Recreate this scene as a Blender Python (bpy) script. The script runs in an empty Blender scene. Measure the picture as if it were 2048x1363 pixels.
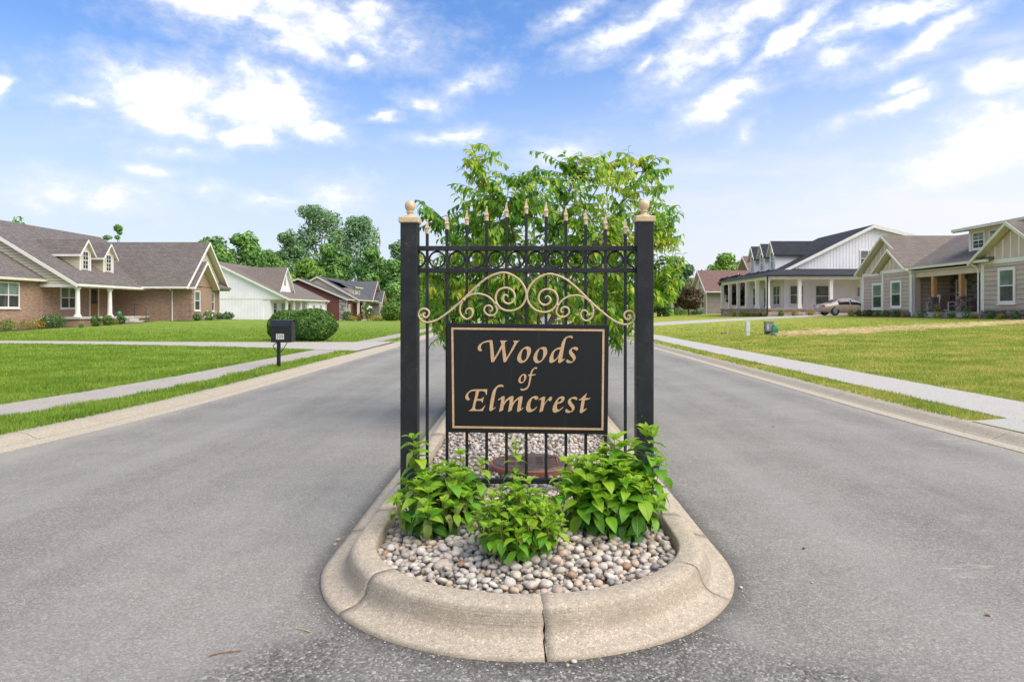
import bpy, bmesh, math, random
import numpy as np
from mathutils import Vector, Matrix, noise as mnoise

S = bpy.context.scene
COL = S.collection
RND = random.Random(11)
NPR = np.random.default_rng(5)

# ------------------------------------------------------------------ camera
F, CX, CY, EYE = 1365.3, 1045.0, 620.0, 1.2      # lens of the photograph (2048 px wide), its vanishing point, eye height
cam_d = bpy.data.cameras.new('camera')
cam_d.sensor_width = 36; cam_d.lens = 24
cam_d.shift_x = -(CX - 1024) / 2048; cam_d.shift_y = -(681.5 - CY) / 2048
cam_d.clip_start = 0.05; cam_d.clip_end = 6000
cam = bpy.data.objects.new('camera', cam_d); COL.objects.link(cam)
cam.location = (0, 0, EYE); cam.rotation_euler = (math.radians(90), 0, 0)
S.camera = cam

# ------------------------------------------------------------------ node helpers
def N(nt, typ, ins=None, **props):
    n = nt.nodes.new(typ)
    for k, v in props.items(): setattr(n, k, v)
    for k, v in (ins or {}).items():
        if isinstance(v, bpy.types.NodeSocket): nt.links.new(v, n.inputs[k])
        else: n.inputs[k].default_value = v
    return n
def mth(nt, op, a, b=None, c=None, clamp=False):
    ins = {0: a}
    if b is not None: ins[1] = b
    if c is not None: ins[2] = c
    return N(nt, 'ShaderNodeMath', ins, operation=op, use_clamp=clamp).outputs[0]
def rgb(c): return tuple(c) + (1,) if len(c) == 3 else tuple(c)
def mix(nt, f, a, b, blend='MIX'):
    a = rgb(a) if isinstance(a, (tuple, list)) else a
    b = rgb(b) if isinstance(b, (tuple, list)) else b
    return N(nt, 'ShaderNodeMix', {0: f, 6: a, 7: b}, data_type='RGBA', blend_type=blend).outputs[2]
def noi(nt, vec, scale, detail=4, rough=.55, dist=0):
    ins = {'Scale': scale, 'Detail': detail, 'Roughness': rough, 'Distortion': dist}
    if vec is not None: ins['Vector'] = vec
    return N(nt, 'ShaderNodeTexNoise', ins).outputs['Fac']
def sstep(nt, x, lo, hi):
    return N(nt, 'ShaderNodeMapRange', {0: x, 1: lo, 2: hi, 3: 0.0, 4: 1.0}, interpolation_type='SMOOTHSTEP').outputs[0]
def ramp(nt, f, stops, interp='LINEAR'):
    n = N(nt, 'ShaderNodeValToRGB', {0: f}); r = n.color_ramp; r.interpolation = interp
    while len(r.elements) < len(stops): r.elements.new(.5)
    for e, (p, c) in zip(r.elements, stops): e.position = p; e.color = rgb(c)
    return n.outputs[0]
def sep(nt, v):
    s = N(nt, 'ShaderNodeSeparateXYZ', {0: v}); return s.outputs
def comb(nt, x, y, z): return N(nt, 'ShaderNodeCombineXYZ', {0: x, 1: y, 2: z}).outputs[0]
def objco(nt): return N(nt, 'ShaderNodeTexCoord').outputs['Object']
def wpos(nt): return N(nt, 'ShaderNodeNewGeometry').outputs['Position']
def rnd_val(nt):                                     # random per loose piece and per object
    a = N(nt, 'ShaderNodeNewGeometry').outputs['Random Per Island']
    b = N(nt, 'ShaderNodeObjectInfo').outputs['Random']
    return mth(nt, 'FRACT', mth(nt, 'ADD', a, b))
def newmat(name):
    m = bpy.data.materials.new(name); m.use_nodes = True
    nt = m.node_tree; nt.nodes.clear()
    return m, nt
def out_bsdf(nt, col, rough=.6, bump=None, bstr=.3, bdist=.01, metal=0, spec=.5, transl=0, coat=0, alpha=None):
    ins = {'Base Color': rgb(col) if isinstance(col, tuple) else col, 'Roughness': rough, 'Metallic': metal,
           'Specular IOR Level': spec, 'Coat Weight': coat}
    p = N(nt, 'ShaderNodeBsdfPrincipled', ins)
    if bump is not None:
        b = N(nt, 'ShaderNodeBump', {'Strength': bstr, 'Distance': bdist, 'Height': bump})
        nt.links.new(b.outputs[0], p.inputs['Normal'])
    sh = p.outputs[0]
    if transl:
        t = N(nt, 'ShaderNodeBsdfTranslucent', {0: rgb(col) if isinstance(col, tuple) else col})
        sh = N(nt, 'ShaderNodeMixShader', {0: transl, 1: sh, 2: t.outputs[0]}).outputs[0]
    o = N(nt, 'ShaderNodeOutputMaterial', {0: sh})
    return p
def basic(name, col, rough=.6, var=.12, scale=4, bump=0, bscale=60, metal=0, spec=.5, coat=0, rand=0, fine=0, transl=0):
    """plain painted or natural surface: base colour with broad wear, optional fine relief and per-piece variation"""
    m, nt = newmat(name); v = objco(nt)
    n = noi(nt, v, scale, 6, .6)
    dark = tuple(c * (1 - var) for c in col); lite = tuple(min(1, c * (1 + var)) for c in col)
    c = mix(nt, sstep(nt, n, .3, .7), dark, lite)
    if fine:
        n2 = noi(nt, v, bscale, 3, .6)
        c = mix(nt, sstep(nt, n2, .3, .7), mix(nt, fine, c, (0, 0, 0)), c)
    if rand:
        r = rnd_val(nt)
        c = mix(nt, 1.0, c, mix(nt, r, (1 - rand,) * 3, (1 + rand,) * 3), 'MULTIPLY')
    bm = noi(nt, v, bscale, 4, .6) if bump else None
    out_bsdf(nt, c, rough, bm, bump, .01, metal, spec, transl, coat)
    return m

# ------------------------------------------------------------------ mesh helpers
def wx(px, Y): return (px - CX) / F * Y
def wz(py, Y): return EYE + (CY - py) / F * Y
def sm(t): t = max(0.0, min(1.0, t)); return t * t * (3 - 2 * t)

def world_off(p):
    v = Vector((0, 0, 0))
    while p is not None:
        v += p.location; p = p.parent
    return v
class MB:
    def __init__(s): s.v = []; s.f = []
    def add(s, vs, fs):
        n = len(s.v); s.v += [tuple(v) for v in vs]; s.f += [tuple(i + n for i in f) for f in fs]; return s
    def box(s, x0, x1, y0, y1, z0, z1):
        x0, x1 = min(x0, x1), max(x0, x1); y0, y1 = min(y0, y1), max(y0, y1); z0, z1 = min(z0, z1), max(z0, z1)
        return s.add([(x0, y0, z0), (x1, y0, z0), (x1, y1, z0), (x0, y1, z0), (x0, y0, z1), (x1, y0, z1), (x1, y1, z1), (x0, y1, z1)],
                     [(0, 3, 2, 1), (4, 5, 6, 7), (0, 1, 5, 4), (1, 2, 6, 5), (2, 3, 7, 6), (3, 0, 4, 7)])
    def prism(s, poly, vec):
        n = len(poly); vec = Vector(vec); a = [Vector(p) for p in poly]; b = [p + vec for p in a]
        return s.add(a + b, [tuple(range(n - 1, -1, -1)), tuple(range(n, 2 * n))] + [(i, (i + 1) % n, n + (i + 1) % n, n + i) for i in range(n)])
    def slab(s, pts, t):                            # roof plane: top points, straight down by t
        return s.prism(pts, (0, 0, -t))
    def tube(s, path, r, n=8, closed=False):
        P = [Vector(p) for p in path]; m = len(P); rs = r if isinstance(r, (list, tuple)) else [r] * m
        vs = []; up = Vector((0.13, 0.31, 1)).normalized(); prev = None
        for i, p in enumerate(P):
            if closed: t = (P[(i + 1) % m] - P[i - 1])
            else: t = P[min(i + 1, m - 1)] - P[max(i - 1, 0)]
            t.normalize()
            if prev is None:
                a = t.cross(up)
                if a.length < 1e-3: a = t.cross(Vector((1, 0, 0)))
            else: a = prev - t * prev.dot(t)
            a.normalize(); prev = a; b = t.cross(a)
            for k in range(n):
                q = 2 * math.pi * k / n
                vs.append(p + (a * math.cos(q) + b * math.sin(q)) * rs[i])
        fs = []
        for i in range(m if closed else m - 1):
            j = (i + 1) % m
            for k in range(n):
                fs.append((i * n + k, i * n + (k + 1) % n, j * n + (k + 1) % n, j * n + k))
        if not closed:
            fs.append(tuple(range(n - 1, -1, -1))); fs.append(tuple((m - 1) * n + k for k in range(n)))
        return s.add(vs, fs)
    def lathe(s, prof, c, n=16, caps=True):
        vs = []; m = len(prof)
        for (r, z) in prof:
            for k in range(n):
                q = 2 * math.pi * (k + .5) / n
                vs.append((c[0] + r * math.cos(q), c[1] + r * math.sin(q), c[2] + z))
        fs = [(i * n + k, i * n + (k + 1) % n, (i + 1) * n + (k + 1) % n, (i + 1) * n + k) for i in range(m - 1) for k in range(n)]
        if caps: fs += [tuple(range(n - 1, -1, -1)), tuple((m - 1) * n + k for k in range(n))]
        return s.add(vs, fs)
    def ball(s, c, r, n=14, m=8):
        r = (r, r, r) if not isinstance(r, tuple) else r
        vs = [(c[0], c[1], c[2] - r[2])]
        for i in range(1, m):
            a = -math.pi / 2 + math.pi * i / m
            for k in range(n):
                q = 2 * math.pi * k / n
                vs.append((c[0] + r[0] * math.cos(a) * math.cos(q), c[1] + r[1] * math.cos(a) * math.sin(q), c[2] + r[2] * math.sin(a)))
        vs.append((c[0], c[1], c[2] + r[2])); e = len(vs) - 1
        fs = [(0, 1 + (k + 1) % n, 1 + k) for k in range(n)]
        for i in range(m - 2):
            for k in range(n):
                fs.append((1 + i * n + k, 1 + i * n + (k + 1) % n, 1 + (i + 1) * n + (k + 1) % n, 1 + (i + 1) * n + k))
        b = 1 + (m - 2) * n
        fs += [(b + k, b + (k + 1) % n, e) for k in range(n)]
        return s.add(vs, fs)
    def mesh(s, name, off=(0, 0, 0), smooth=False, mat=None):
        me = bpy.data.meshes.new(name)
        o = Vector(off)
        me.from_pydata([(v[0] - o.x, v[1] - o.y, v[2] - o.z) for v in s.v], [], s.f)
        bm = bmesh.new(); bm.from_mesh(me); bmesh.ops.recalc_face_normals(bm, faces=bm.faces); bm.to_mesh(me); bm.free()
        if smooth: me.polygons.foreach_set('use_smooth', [True] * len(me.polygons))
        if mat: me.materials.append(mat)
        me.update(); return me
    def build(s, name, mat, parent=None, smooth=False, bevel=0, local=False, label=None, kind=None):
        off = world_off(parent) if (parent is not None and not local) else Vector((0, 0, 0))
        o = bpy.data.objects.new(name, s.mesh(name, off, smooth, mat)); COL.objects.link(o)
        if parent is not None: o.parent = parent
        if bevel:
            b = o.modifiers.new('bevel', 'BEVEL'); b.width = bevel; b.segments = 2; b.limit_method = 'ANGLE'
        if label: o['label'] = label
        if kind: o['kind'] = kind
        return o
    def thing(s, name, mat, label, cat, loc, group=None, smooth=False, bevel=0, kind=None):
        o = bpy.data.objects.new(name, s.mesh(name, loc, smooth, mat)); COL.objects.link(o); o.location = loc
        tag(o, label, cat, group)
        if bevel:
            b = o.modifiers.new('bevel', 'BEVEL'); b.width = bevel; b.segments = 2; b.limit_method = 'ANGLE'
        if kind: o['kind'] = kind
        return o
def tag(o, label, cat=None, group=None):
    o['label'] = label
    if cat: o['category'] = cat
    if group: o['group'] = group
    return o
def thing(name, label, cat, loc, group=None):
    o = bpy.data.objects.new(name, None); COL.objects.link(o); o.location = loc; o.empty_display_size = .1
    return tag(o, label, cat, group)
def inst(name, me, parent, loc, rot=None, scale=None, mat=None):
    o = bpy.data.objects.new(name, me); COL.objects.link(o); o.parent = parent
    o.location = Vector(loc) - world_off(parent)
    if isinstance(rot, Matrix): o.rotation_euler = rot.to_euler()
    elif rot is not None: o.rotation_euler = rot
    if scale is not None: o.scale = scale if hasattr(scale, '__len__') else (scale,) * 3
    return o
def copy_tree(o, parent=None):
    c = o.copy(); COL.objects.link(c); c.parent = parent
    for ch in list(o.children): copy_tree(ch, c)
    return c
def np_mesh(name, verts, faces_flat, per, mat, smooth=False):
    """fast mesh from arrays: all faces with `per` corners"""
    me = bpy.data.meshes.new(name); nv = len(verts); nf = len(faces_flat) // per
    me.vertices.add(nv); me.vertices.foreach_set('co', np.asarray(verts, np.float32).ravel())
    me.loops.add(nf * per); me.loops.foreach_set('vertex_index', np.asarray(faces_flat, np.int32))
    me.polygons.add(nf); me.polygons.foreach_set('loop_start', np.arange(nf, dtype=np.int32) * per)
    if smooth: me.polygons.foreach_set('use_smooth', np.ones(nf, bool))
    me.materials.append(mat); me.update(calc_edges=True); me.validate()
    return me
def link(name, me, parent=None, loc=(0, 0, 0), kind=None):
    o = bpy.data.objects.new(name, me); COL.objects.link(o); o.parent = parent; o.location = loc
    if kind: o['kind'] = kind
    return o
def catmull(pts, k=6, closed=False):
    P = [np.array(p, float) for p in pts]; n = len(P); out = []
    for i in range(n if closed else n - 1):
        g = (lambda j: P[j % n]) if closed else (lambda j: P[max(0, min(n - 1, j))])
        p0, p1, p2, p3 = g(i - 1), g(i), g(i + 1), g(i + 2)
        for t in np.linspace(0, 1, k, endpoint=False):
            out.append(.5 * ((2 * p1) + (-p0 + p2) * t + (2 * p0 - 5 * p1 + 4 * p2 - p3) * t * t + (-p0 + 3 * p1 - 3 * p2 + p3) * t ** 3))
    if not closed: out.append(P[-1])
    return out

# ------------------------------------------------------------------ sky, sun, exposure
CLD, SKY_SAT, SKY_VAL = 5.6, 1.24, 1.22     # cloud brightness and the blue of the sky behind it
SUN_EL, SUN_AZ = 52.0, 118.0     # degrees; azimuth from +Y (view direction) clockwise to +X
def build_world():
    w = bpy.data.worlds.new('World'); S.world = w; w.use_nodes = True
    nt = w.node_tree; nt.nodes.clear()
    sky = N(nt, 'ShaderNodeTexSky', sky_type='NISHITA')
    sky.sun_disc = False; sky.sun_elevation = math.radians(SUN_EL); sky.sun_rotation = math.radians(SUN_AZ)
    sky.air_density = 1.0; sky.dust_density = 1.2; sky.ozone_density = 2.0; sky.altitude = 150
    d = N(nt, 'ShaderNodeTexCoord').outputs['Generated']
    dx, dy, dz = sep(nt, d)
    az = mth(nt, 'ARCTAN2', dx, dy); el = mth(nt, 'ARCSINE', dz)
    p = comb(nt, az, el, 0.0)
    # cloud texture in directions, squashed in height
    q = comb(nt, az, mth(nt, 'MULTIPLY', el, 1.6), 0.37)
    n1 = noi(nt, q, 9.0, 10, .60, .3)
    n2 = noi(nt, q, 34.0, 8, .62, .3)
    nn = mth(nt, 'ADD', mth(nt, 'MULTIPLY', mth(nt, 'SUBTRACT', n1, .5), 2.2), mth(nt, 'MULTIPLY', mth(nt, 'SUBTRACT', n2, .5), 1.7))
    wv = N(nt, 'ShaderNodeTexNoise', {'Vector': q, 'Scale': 11.0, 'Detail': 5.0, 'Roughness': .6}).outputs['Color']
    wv = N(nt, 'ShaderNodeVectorMath', {0: wv, 1: (.5, .5, .5)}, operation='SUBTRACT').outputs[0]
    pw = N(nt, 'ShaderNodeVectorMath', {0: wv, 1: (.075, .045, 0), 2: p}, operation='MULTIPLY_ADD').outputs[0]
    # cumulus banks, by where they stand in the sky: picture x, y, half width, half height, tilt deg, thickness
    blobs = [(420, 190, 225, 70, 5, 1.1), (520, 165, 120, 55, -8, 1.1), (330, 240, 110, 38, -4, 1.0), (150, 205, 48, 20, 0, .7), (560, 215, 90, 45, 0, 1.0),
             (520, 22, 290, 52, -4, 1.1), (600, 85, 110, 40, -18, .9), (740, 30, 60, 40, 30, .7), (510, 272, 55, 24, 10, .9), (635, 263, 58, 20, 0, .95),
             (725, 125, 32, 26, 0, .9), (850, 214, 55, 22, -6, .95), (905, 279, 85, 17, 3, .8), (762, 235, 34, 11, 12, .8), (930, 170, 55, 20, 20, .55), (345, 302, 58, 12, 0, .42), (312, 345, 46, 13, 0, .42),
             (95, 388, 75, 24, 0, .55), (240, 398, 75, 24, 0, .5), (400, 384, 40, 9, 0, .32), (543, 400, 46, 9, 0, .40), (675, 388, 50, 26, 0, .5), (0, 168, 20, 30, 0, .9), (620, 60, 200, 60, 0, .6),
             (1432, 208, 92, 36, 20, 1.05), (1430, 80, 140, 62, 28, 1.05), (1290, 45, 120, 30, 18, .85), (1500, 25, 150, 36, 12, .85), (1140, 35, 80, 24, 26, .8), (1565, 92, 110, 22, 32, .95),
             (1810, 18, 150, 28, 4, .95), (1850, 78, 140, 26, 22, .95), (2015, 138, 85, 40, 5, 1.0), (1765, 222, 120, 18, 17, .95), (1795, 173, 48, 18, 10, .9), (2000, 240, 150, 60, 12, .95),
             (1290, 128, 30, 12, 20, .6), (1125, 302, 55, 20, 0, .42), (1490, 265, 30, 16, 40, .45), (1940, 310, 170, 40, 10, .7), (1680, 110, 60, 20, 20, .6), (1690, 60, 90, 25, 15, .55)]
    field = None
    for (bx_, by_, hw, hh, rot, th) in blobs:
        def ae(x, y):
            X, Z = (x - CX) / F, (CY - y) / F
            return math.atan2(X, 1), math.atan2(Z, math.hypot(1, X))
        a0, e0 = ae(bx_, by_); sx = (ae(bx_ + hw, by_)[0] - ae(bx_ - hw, by_)[0]) / 2 * 1.08; sy = (ae(bx_, by_ - hh)[1] - ae(bx_, by_ + hh)[1]) / 2 * 1.08
        mp = N(nt, 'ShaderNodeMapping', {'Vector': pw, 'Location': (a0, e0, 0), 'Rotation': (0, 0, math.radians(rot)), 'Scale': (sx, sy, 1)}, vector_type='TEXTURE')
        ln = N(nt, 'ShaderNodeVectorMath', {0: mp.outputs[0]}, operation='LENGTH').outputs['Value']
        f = mth(nt, 'MULTIPLY', mth(nt, 'SUBTRACT', 1.0, ln), th)
        f = mth(nt, 'MINIMUM', f, .62)
        field = f if field is None else N(nt, 'ShaderNodeMath', {0: field, 1: f, 2: .10}, operation='SMOOTH_MAX').outputs[0]
    # the same kind of scattered cloud everywhere round the horizon
    g = noi(nt, comb(nt, mth(nt, 'MULTIPLY', az, 1.0), mth(nt, 'MULTIPLY', el, 2.0), 4.2), 3.2, 3, .5)
    far = sstep(nt, mth(nt, 'ABSOLUTE', az), .78, 1.0)
    gen = mth(nt, 'ADD', mth(nt, 'MULTIPLY', mth(nt, 'SUBTRACT', g, .50), 5.0), mth(nt, 'MULTIPLY', mth(nt, 'SUBTRACT', far, 1.0), 4.0))
    field = mth(nt, 'MAXIMUM', mth(nt, 'MAXIMUM', field, -1.5), gen)
    dens = sstep(nt, mth(nt, 'ADD', field, mth(nt, 'MULTIPLY', nn, .62)), -.16, .84)
    halo = sstep(nt, mth(nt, 'ADD', field, mth(nt, 'MULTIPLY', nn, .80)), -.75, .55)
    # thin high veil, thicker low and to the right
    st = N(nt, 'ShaderNodeMapping', {'Vector': p, 'Rotation': (0, 0, math.radians(-16)), 'Scale': (1.2, 6.5, 1)}).outputs[0]
    v1 = noi(nt, st, 2.6, 8, .6, .4)
    veil = sstep(nt, v1, .45, .85)
    right = sstep(nt, az, -.25, .75)
    low = sstep(nt, mth(nt, 'ABSOLUTE', el), .40, .03)
    veil = mth(nt, 'MULTIPLY', veil, mth(nt, 'ADD', .14, mth(nt, 'ADD', mth(nt, 'MULTIPLY', right, .30), mth(nt, 'MULTIPLY', low, .20))))
    base = mth(nt, 'ADD', mth(nt, 'MULTIPLY', low, mth(nt, 'ADD', .84, mth(nt, 'MULTIPLY', right, .16))), mth(nt, 'MULTIPLY', right, .08))
    veil = mth(nt, 'ADD', veil, base, clamp=True)
    # cloud shading: undersides a little greyer
    shade = noi(nt, comb(nt, az, mth(nt, 'ADD', mth(nt, 'MULTIPLY', el, 1.6), .06), .37), 9.0, 7, .58, .3)
    cc = mix(nt, sstep(nt, mth(nt, 'SUBTRACT', n1, shade), -.22, .06), (CLD * .86, CLD * .88, CLD * .92), (CLD * 1.36, CLD * 1.33, CLD * 1.27))
    skyc = N(nt, 'ShaderNodeHueSaturation', {'Hue': .503, 'Saturation': SKY_SAT, 'Value': SKY_VAL, 'Color': sky.outputs[0]}).outputs[0]
    skyc = mix(nt, 1.0, skyc, (.97, .955, 1.03), 'MULTIPLY')
    c = mix(nt, veil, skyc, mix(nt, right, (CLD * .72, CLD * .765, CLD * .86), (CLD * .90, CLD * .915, CLD * .96)))
    c = mix(nt, mth(nt, 'MULTIPLY', halo, .42), c, (CLD * .95, CLD * .96, CLD * .985))
    c = mix(nt, mth(nt, 'MULTIPLY', mth(nt, 'POWER', dens, 1.7), .97), c, cc)
    bg = N(nt, 'ShaderNodeBackground', {0: c, 1: .058})
    N(nt, 'ShaderNodeOutputWorld', {0: bg.outputs[0]})
build_world()
sun_d = bpy.data.lights.new('sun', 'SUN'); sun_d.energy = 1.45; sun_d.angle = math.radians(65); sun_d.color = (1.0, .91, .78)
sun = bpy.data.objects.new('sun', sun_d); COL.objects.link(sun)
_sd = Vector((math.sin(math.radians(SUN_AZ)) * math.cos(math.radians(SUN_EL)), math.cos(math.radians(SUN_AZ)) * math.cos(math.radians(SUN_EL)), math.sin(math.radians(SUN_EL))))
sun.rotation_euler = (-_sd).to_track_quat('-Z', 'Y').to_euler()
S.view_settings.view_transform = 'Standard'; S.view_settings.look = 'None'
S.view_settings.exposure = 1.70; S.view_settings.gamma = 1.0; S.view_settings.use_curve_mapping = False
S.cycles.max_bounces = 6; S.cycles.transparent_max_bounces = 8

# ------------------------------------------------------------------ materials
def m_asphalt():
    m, nt = newmat('asphalt'); v = wpos(nt); x, y, z = sep(nt, v)
    vo = N(nt, 'ShaderNodeTexVoronoi', {'Vector': v, 'Scale': 150.0}).outputs
    g = sep(nt, vo['Color'])[0]
    vb = N(nt, 'ShaderNodeTexVoronoi', {'Vector': v, 'Scale': 115.0}).outputs
    gb = sep(nt, vb['Color'])[1]
    nf = noi(nt, v, 340, 2, .6)
    big = noi(nt, v, .9, 5, .6); mid = noi(nt, v, 5.5, 5, .6)
    # worn open-grained apron laid round the nose of the island
    ax = mth(nt, 'ABSOLUTE', mth(nt, 'ADD', x, mth(nt, 'MULTIPLY', mth(nt, 'SUBTRACT', noi(nt, v, 3.0, 4, .6), .5), .5)))
    edge = mth(nt, 'SUBTRACT', mth(nt, 'ADD', mth(nt, 'MULTIPLY', mth(nt, 'SUBTRACT', y, 2.05), 1.2), ax), 1.32)
    coarse = sstep(nt, edge, .16, -.12)
    c = ramp(nt, g, [(0, (.150, .148, .142)), (.35, (.218, .213, .200)), (.75, (.254, .247, .230)), (1, (.37, .362, .342))])
    c2 = ramp(nt, gb, [(0, (.075, .075, .075)), (.45, (.150, .145, .136)), (.85, (.235, .231, .219)), (1, (.43, .415, .38))])
    c = mix(nt, coarse, c, c2)
    c = mix(nt, sstep(nt, big, .32, .7), mix(nt, .16, c, (.03, .031, .034)), mix(nt, .07, c, (.42, .40, .36)))
    c = mix(nt, mth(nt, 'MULTIPLY', sstep(nt, mid, .35, .75), .10), c, (.06, .06, .06))
    # tyre-polished lanes, long-run streaks and a few hairline cracks
    ln = mth(nt, 'ABSOLUTE', mth(nt, 'SUBTRACT', mth(nt, 'ABSOLUTE', mth(nt, 'SUBTRACT', mth(nt, 'ABSOLUTE', x), 2.45)), .78))
    c = mix(nt, mth(nt, 'MULTIPLY', sstep(nt, ln, .55, .05), .16), c, (.36, .355, .34))
    tr = noi(nt, N(nt, 'ShaderNodeMapping', {'Vector': v, 'Scale': (1.3, .05, 1)}).outputs[0], 1.6, 4, .6)
    c = mix(nt, mth(nt, 'MULTIPLY', sstep(nt, tr, .45, .62), .20), c, (.33, .328, .318))
    ck = N(nt, 'ShaderNodeTexVoronoi', {'Vector': N(nt, 'ShaderNodeMapping', {'Vector': N(nt, 'ShaderNodeVectorMath', {0: N(nt, 'ShaderNodeTexNoise', {'Vector': v, 'Scale': 2.2, 'Detail': 5.0}).outputs['Color'], 1: (.55, .55, 0), 2: v}, operation='MULTIPLY_ADD').outputs[0], 'Scale': (.42, .16, 1)}).outputs[0], 'Scale': 1.0}, feature='DISTANCE_TO_EDGE').outputs[0]
    ckm = mth(nt, 'MULTIPLY', sstep(nt, ck, .0045, .0012), sstep(nt, noi(nt, v, .35, 2, .5), .50, .60))
    c = mix(nt, mth(nt, 'MULTIPLY', ckm, .0), c, (.05, .05, .05))
    # pale dried-mud scuffs on the right lane, dark tar rim round the island, grit-grey shoulders at the gutters
    sc = noi(nt, N(nt, 'ShaderNodeMapping', {'Vector': v, 'Rotation': (0, 0, .35), 'Scale': (.9, 3.6, 1)}).outputs[0], 1.7, 9, .74)
    scuff = mth(nt, 'MULTIPLY', sstep(nt, sc, .575, .70), sstep(nt, x, .9, 2.2))
    scuff = mth(nt, 'MULTIPLY', scuff, sstep(nt, noi(nt, v, 55, 3, .7), .32, .58))
    c = mix(nt, mth(nt, 'MULTIPLY', scuff, .62), c, (.55, .53, .48))
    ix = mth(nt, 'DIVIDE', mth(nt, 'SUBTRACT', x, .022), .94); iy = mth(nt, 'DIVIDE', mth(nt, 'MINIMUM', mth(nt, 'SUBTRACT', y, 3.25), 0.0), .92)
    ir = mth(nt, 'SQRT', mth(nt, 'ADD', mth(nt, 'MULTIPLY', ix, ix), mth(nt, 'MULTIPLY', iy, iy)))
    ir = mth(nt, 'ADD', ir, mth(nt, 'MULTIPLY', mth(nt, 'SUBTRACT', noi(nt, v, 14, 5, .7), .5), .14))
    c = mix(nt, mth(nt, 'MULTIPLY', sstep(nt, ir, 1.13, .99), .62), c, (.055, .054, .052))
    gt = mth(nt, 'ADD', mth(nt, 'ABSOLUTE', x), mth(nt, 'MULTIPLY', mth(nt, 'SUBTRACT', noi(nt, v, 3.5, 6, .7), .5), .5))
    c = mix(nt, mth(nt, 'MULTIPLY', sstep(nt, gt, 3.85, 4.15), .40), c, (.36, .34, .30))
    h = mth(nt, 'ADD', mth(nt, 'MULTIPLY', vo['Distance'], 1.0), mth(nt, 'MULTIPLY', mth(nt, 'MULTIPLY', vb['Distance'], coarse), 2.2))
    h = mth(nt, 'ADD', mth(nt, 'MULTIPLY', h, -1.0), nf)
    c = mix(nt, 1.0, c, (1.0, .992, .945), 'MULTIPLY')
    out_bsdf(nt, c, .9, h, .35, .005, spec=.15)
    return m
def m_concrete(name, col, stain=(.16, .13, .10), speck=.5, streak=0):
    m, nt = newmat(name); v = wpos(nt)
    vo = N(nt, 'ShaderNodeTexVoronoi', {'Vector': v, 'Scale': 210.0}).outputs
    g = sep(nt, vo['Color'])[0]
    big = noi(nt, v, 2.2, 6, .65); fine = noi(nt, v, 45, 4, .65)
    lite = tuple(min(1, c * 1.18) for c in col); dark = tuple(c * .82 for c in col)
    c = mix(nt, sstep(nt, fine, .2, .8), dark, lite)
    c = mix(nt, mth(nt, 'MULTIPLY', sstep(nt, g, .82, .97), speck), c, tuple(min(.85, q * 1.9) for q in col))
    c = mix(nt, mth(nt, 'MULTIPLY', sstep(nt, g, .16, .03), speck), c, tuple(q * .42 for q in col))
    c = mix(nt, mth(nt, 'MULTIPLY', sstep(nt, big, .52, .8), .4), c, stain)
    if streak:
        x, y, z = sep(nt, v)
        s2 = noi(nt, comb(nt, mth(nt, 'MULTIPLY', x, 1.5), mth(nt, 'MULTIPLY', y, 1.5), mth(nt, 'MULTIPLY', z, 300.0)), 1.0, 4, .6)
        up = sep(nt, N(nt, 'ShaderNodeNewGeometry').outputs['Normal'])[2]
        side = sstep(nt, up, .93, .55)
        c = mix(nt, mth(nt, 'MULTIPLY', side, mth(nt, 'MULTIPLY', sstep(nt, noi(nt, v, 3.5, 5, .6), .2, .65), .34)), c, (.21, .17, .12))
        c = mix(nt, mth(nt, 'MULTIPLY', mth(nt, 'MULTIPLY', sstep(nt, s2, .35, .75), mth(nt, 'MULTIPLY', side, sstep(nt, noi(nt, v, 5, 4, .6), .3, .7))), streak), c, tuple(q * .5 for q in col))
    out_bsdf(nt, c, .88, mth(nt, 'ADD', fine, mth(nt, 'MULTIPLY', vo['Distance'], -.8)), .45, .005, spec=.25)
    return m
def m_lawn(name, a, b, dry, dryamt, stripes=0):
    m, nt = newmat(name); v = wpos(nt); x, y, z = sep(nt, v)
    big = noi(nt, v, .25, 5, .6); mid = noi(nt, v, 2.0, 6, .68); fine = noi(nt, N(nt, 'ShaderNodeMapping', {'Vector': v, 'Scale': (1, .35, 1)}).outputs[0], 26, 4, .7)
    c = mix(nt, sstep(nt, fine, .25, .75), tuple(q * .55 for q in a), a)
    c = mix(nt, mth(nt, 'MULTIPLY', sstep(nt, mid, .3, .7), .8), c, b)
    d = mth(nt, 'MULTIPLY', sstep(nt, mth(nt, 'ADD', mth(nt, 'ADD', mth(nt, 'MULTIPLY', big, .45), mth(nt, 'MULTIPLY', mid, .35)), mth(nt, 'MULTIPLY', fine, .3)), .54, .74), dryamt)
    c = mix(nt, d, c, dry)
    if stripes:
        w = mth(nt, 'SINE', mth(nt, 'ADD', mth(nt, 'ADD', mth(nt, 'MULTIPLY', y, 2.4), mth(nt, 'MULTIPLY', x, .9)), mth(nt, 'MULTIPLY', big, 5.0)))
        c = mix(nt, mth(nt, 'MULTIPLY', sstep(nt, w, -.5, .5), stripes), c, tuple(q * 1.6 for q in b))
    out_bsdf(nt, c, .9, fine, .8, .03, spec=.1)
    return m
def m_blade(name, cols):
    m, nt = newmat(name); r = rnd_val(nt); v = wpos(nt)
    n = noi(nt, v, .8, 4, .6)
    f = mth(nt, 'ADD', mth(nt, 'MULTIPLY', r, .55), mth(nt, 'MULTIPLY', sstep(nt, n, .3, .7), .45))
    c = ramp(nt, f, cols)
    out_bsdf(nt, c, .65, spec=.2, transl=.35)
    return m
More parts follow.
